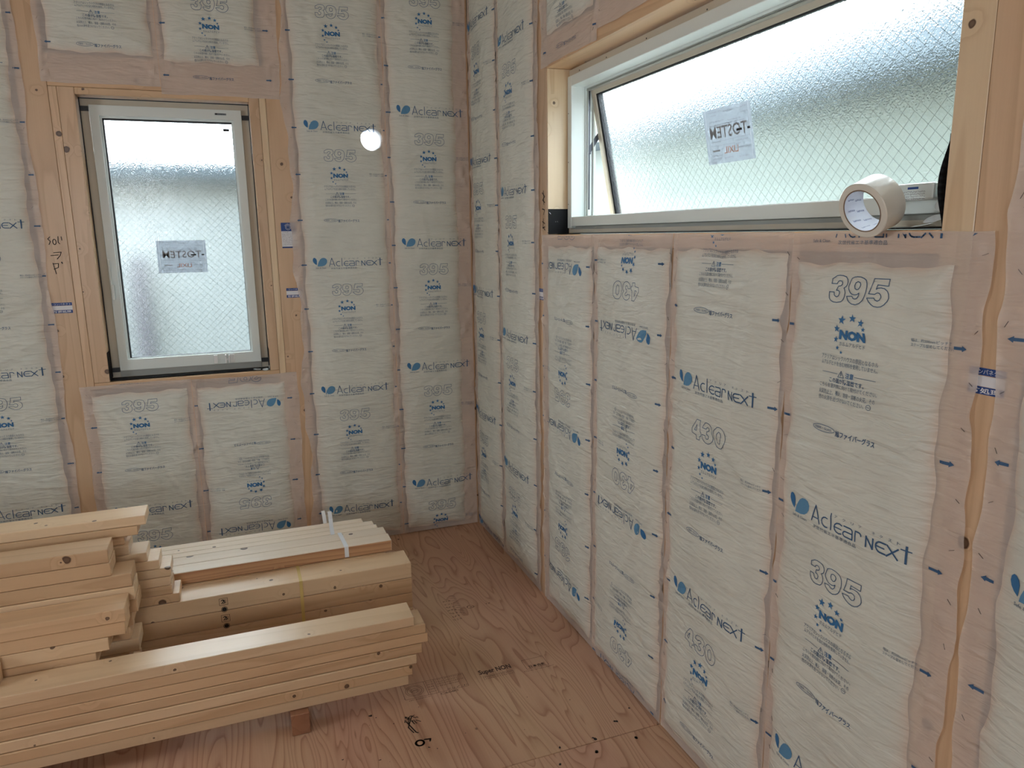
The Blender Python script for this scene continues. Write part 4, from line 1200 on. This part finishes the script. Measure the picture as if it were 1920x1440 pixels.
# sleepers on the floor
for i, xs in enumerate((-1.030, -2.2, -3.3)):
    o = lumber(xs - .027, xs + .027, -1.402, -.565, .0005, ZB - .0003, wood_dk if i == 0 else wood_y,
               ['brown timber sleeper on the floor poking out under the front stack', 'hidden timber sleeper on the floor under the middle of the piles', 'hidden timber sleeper on the floor under the left end of the piles'][i], 'sleepers under the piles', name='timber_sleeper', cat='timber')
    o.location.z = (.0005 + ZB - .0003) / 2

# stamps on the broad timbers
for i in range(2):
    p = Print(); v = .281 - i * .0605; u = -1.228 + .002 * i
    p.stroke([(u - .013, v - .012), (u - .013, v + .012), (u + .013, v + .012), (u + .013, v - .012), (u - .013, v - .012)], .0012, 0)
    p.stroke([(u - .007, v + .004), (u - .002, v + .007), (u + .001, v + .002), (u - .006, v - .006)], .0028, 1); p.stroke([(u - .001, v - .006), (u + .004, v - .004), (u + .002, v + .006)], .0028, 1); p.stroke([(u + .007, v + .006), (u + .007, v - .006)], .0015, 0)
    p.ellipse(u + .001, v - .028, .0095, .0095, .0015, 0); p.disc(u + .001, v - .028, .0075, 1)
    o = p.mesh(lambda V: np.stack([V[:, 0], np.full(len(V), -1.0006), V[:, 1]], 1), 'stamp', [M_stamp, M_marker])
    sub(o, TIMB[i])

def band(name, path, w, mat, label, cat, thick=.0006):
    """strap of width w (along x) following a list of (y, z) or (x, y, z) points"""
    mb = MB(); prev = None
    for q in path:
        cx, yy, zz = q
        cur = [V_((cx - w / 2, yy, zz)), V_((cx + w / 2, yy, zz))]
        if prev: mb.quad([prev[0], prev[1], cur[1], cur[0]])
        prev = cur
    o = mb.build(name, mat)
    sf = o.modifiers.new('thickness', 'SOLIDIFY'); sf.thickness = thick; sf.offset = 0
    return tag(o, label, cat)
t_ = zt + .0449
band('packing_strap', [(-.797, -.8712, zt + .004), (-.797, -.8712, t_ + .0004), (-.800, -.800, t_ + .0008), (-.803, -.729, t_ + .0012)], .015, M_strap_w, 'white plastic strap folded over the front of the batten bundle', 'strap')
band('packing_strap', [(-.829, -.735, t_ + .0006), (-.829, -.705, t_ + .018), (-.828, -.685, t_ + .045), (-.829, -.672, t_ + .072)], .015, M_strap_w, 'white plastic strap end standing up from the middle of the batten bundle', 'strap')
band('packing_strap', [(-.842, -.602, t_ - .03), (-.842, -.6015, t_), (-.844, -.601, t_ + .03), (-.847, -.600, t_ + .052)], .014, M_strap_w, 'white plastic strap end standing up behind the batten bundle', 'strap')
band('packing_strap', [(-.975, -.8725, zt + .0012), (-.975, -1.0012, zt + .0012), (-.975, -1.0012, ZB + .01)], .011, M_strap_y, 'yellow transparent band round the stamped face of the wide pile', 'strap', .0004)

# ------------------------------------------------------------------ outside
def box_part(name, parent, mat, *b):
    return local(MB().box(*b).build(name, mat, parent))
hA = empty('neighbour_house', (1.9, -2.0, -3.0))
tag(hA, 'pale neighbouring house wall with a blue grey gutter outside the long window', 'house')
box_part('wall', hA, M_wall_out, 1.9, 2.2, -8.0, 3.0, -3.0, 2.23)
box_part('gutter', hA, M_eave, 1.62, 1.9, -8.0, 3.05, 2.16, 2.37)
box_part('soffit', hA, M_eave, 1.901, 2.2, -8.0, 3.0, 2.232, 2.27)
hB = empty('neighbour_house', (-1.5, 1.9, -3.0))
tag(hB, 'pale neighbouring house wall with a blue grey gutter outside the smaller window', 'house')
box_part('wall', hB, M_wall_b, -8.0, .55, 1.9, 2.2, -3.0, 1.84)
box_part('gutter', hB, M_eave, -8.0, .60, 1.68, 1.9, 1.87, 1.97)
box_part('soffit', hB, M_eave, -8.0, .55, 1.72, 2.2, 1.84, 1.868)
mb = MB(); mb.cyl((-1.66, 1.85, -2.9), (-1.66, 1.85, 1.32), .045, 14); mb.cyl((-1.66, 1.85, 1.30), (-1.66, 1.95, 1.36), .045, 14)
local(mb.build('downpipe', M_fargrey, hB))
hC = empty('distant_house', (6.5, 8.0, -3.0))
tag(hC, 'distant white house with lilac grey eaves seen through the gap of the long window', 'house')
box_part('wall', hC, M_farwall, 3.2, 9.0, 7.5, 12.0, -3.0, 2.30)
for k_ in range(4): box_part('roof_course', hC, M_fargrey, 3.1 - k_ * .04, 9.1, 7.40 - .05 * k_, 12.0, 2.30 + k_ * .14, 2.40 + k_ * .14)
bush = empty('garden_shrub', (3.05, 6.2, -3.0))
tag(bush, 'olive green shrub in front of the distant white house', 'shrub')
mb = MB(); rr = random.Random(5)
for i in range(420):
    c = V_((2.55 + rr.gauss(0, .22), 5.6 + rr.gauss(0, .2), .9 + rr.gauss(0, .42)))
    a = V_((rr.uniform(-1, 1), rr.uniform(-1, 1), rr.uniform(-1, 1))).normalized() * .035
    b = a.orthogonal().normalized() * .02
    mb.quad([c - a, c + b, c + a, c - b])
o = local(mb.build('leaves', M_leaf, bush)); o['kind'] = 'stuff'
mb = MB(); mb.cyl((2.6, 5.6, -3.0), (2.55, 5.6, 1.2), .04, 8, r2=.012)
local(mb.build('stem', wood_dk, bush))
gr = structure(MB().box(-14, 14, -14, 14, -3.1, -3.0).build('ground', plain('gravel_ground', (.42, .40, .36, 1), .9)))
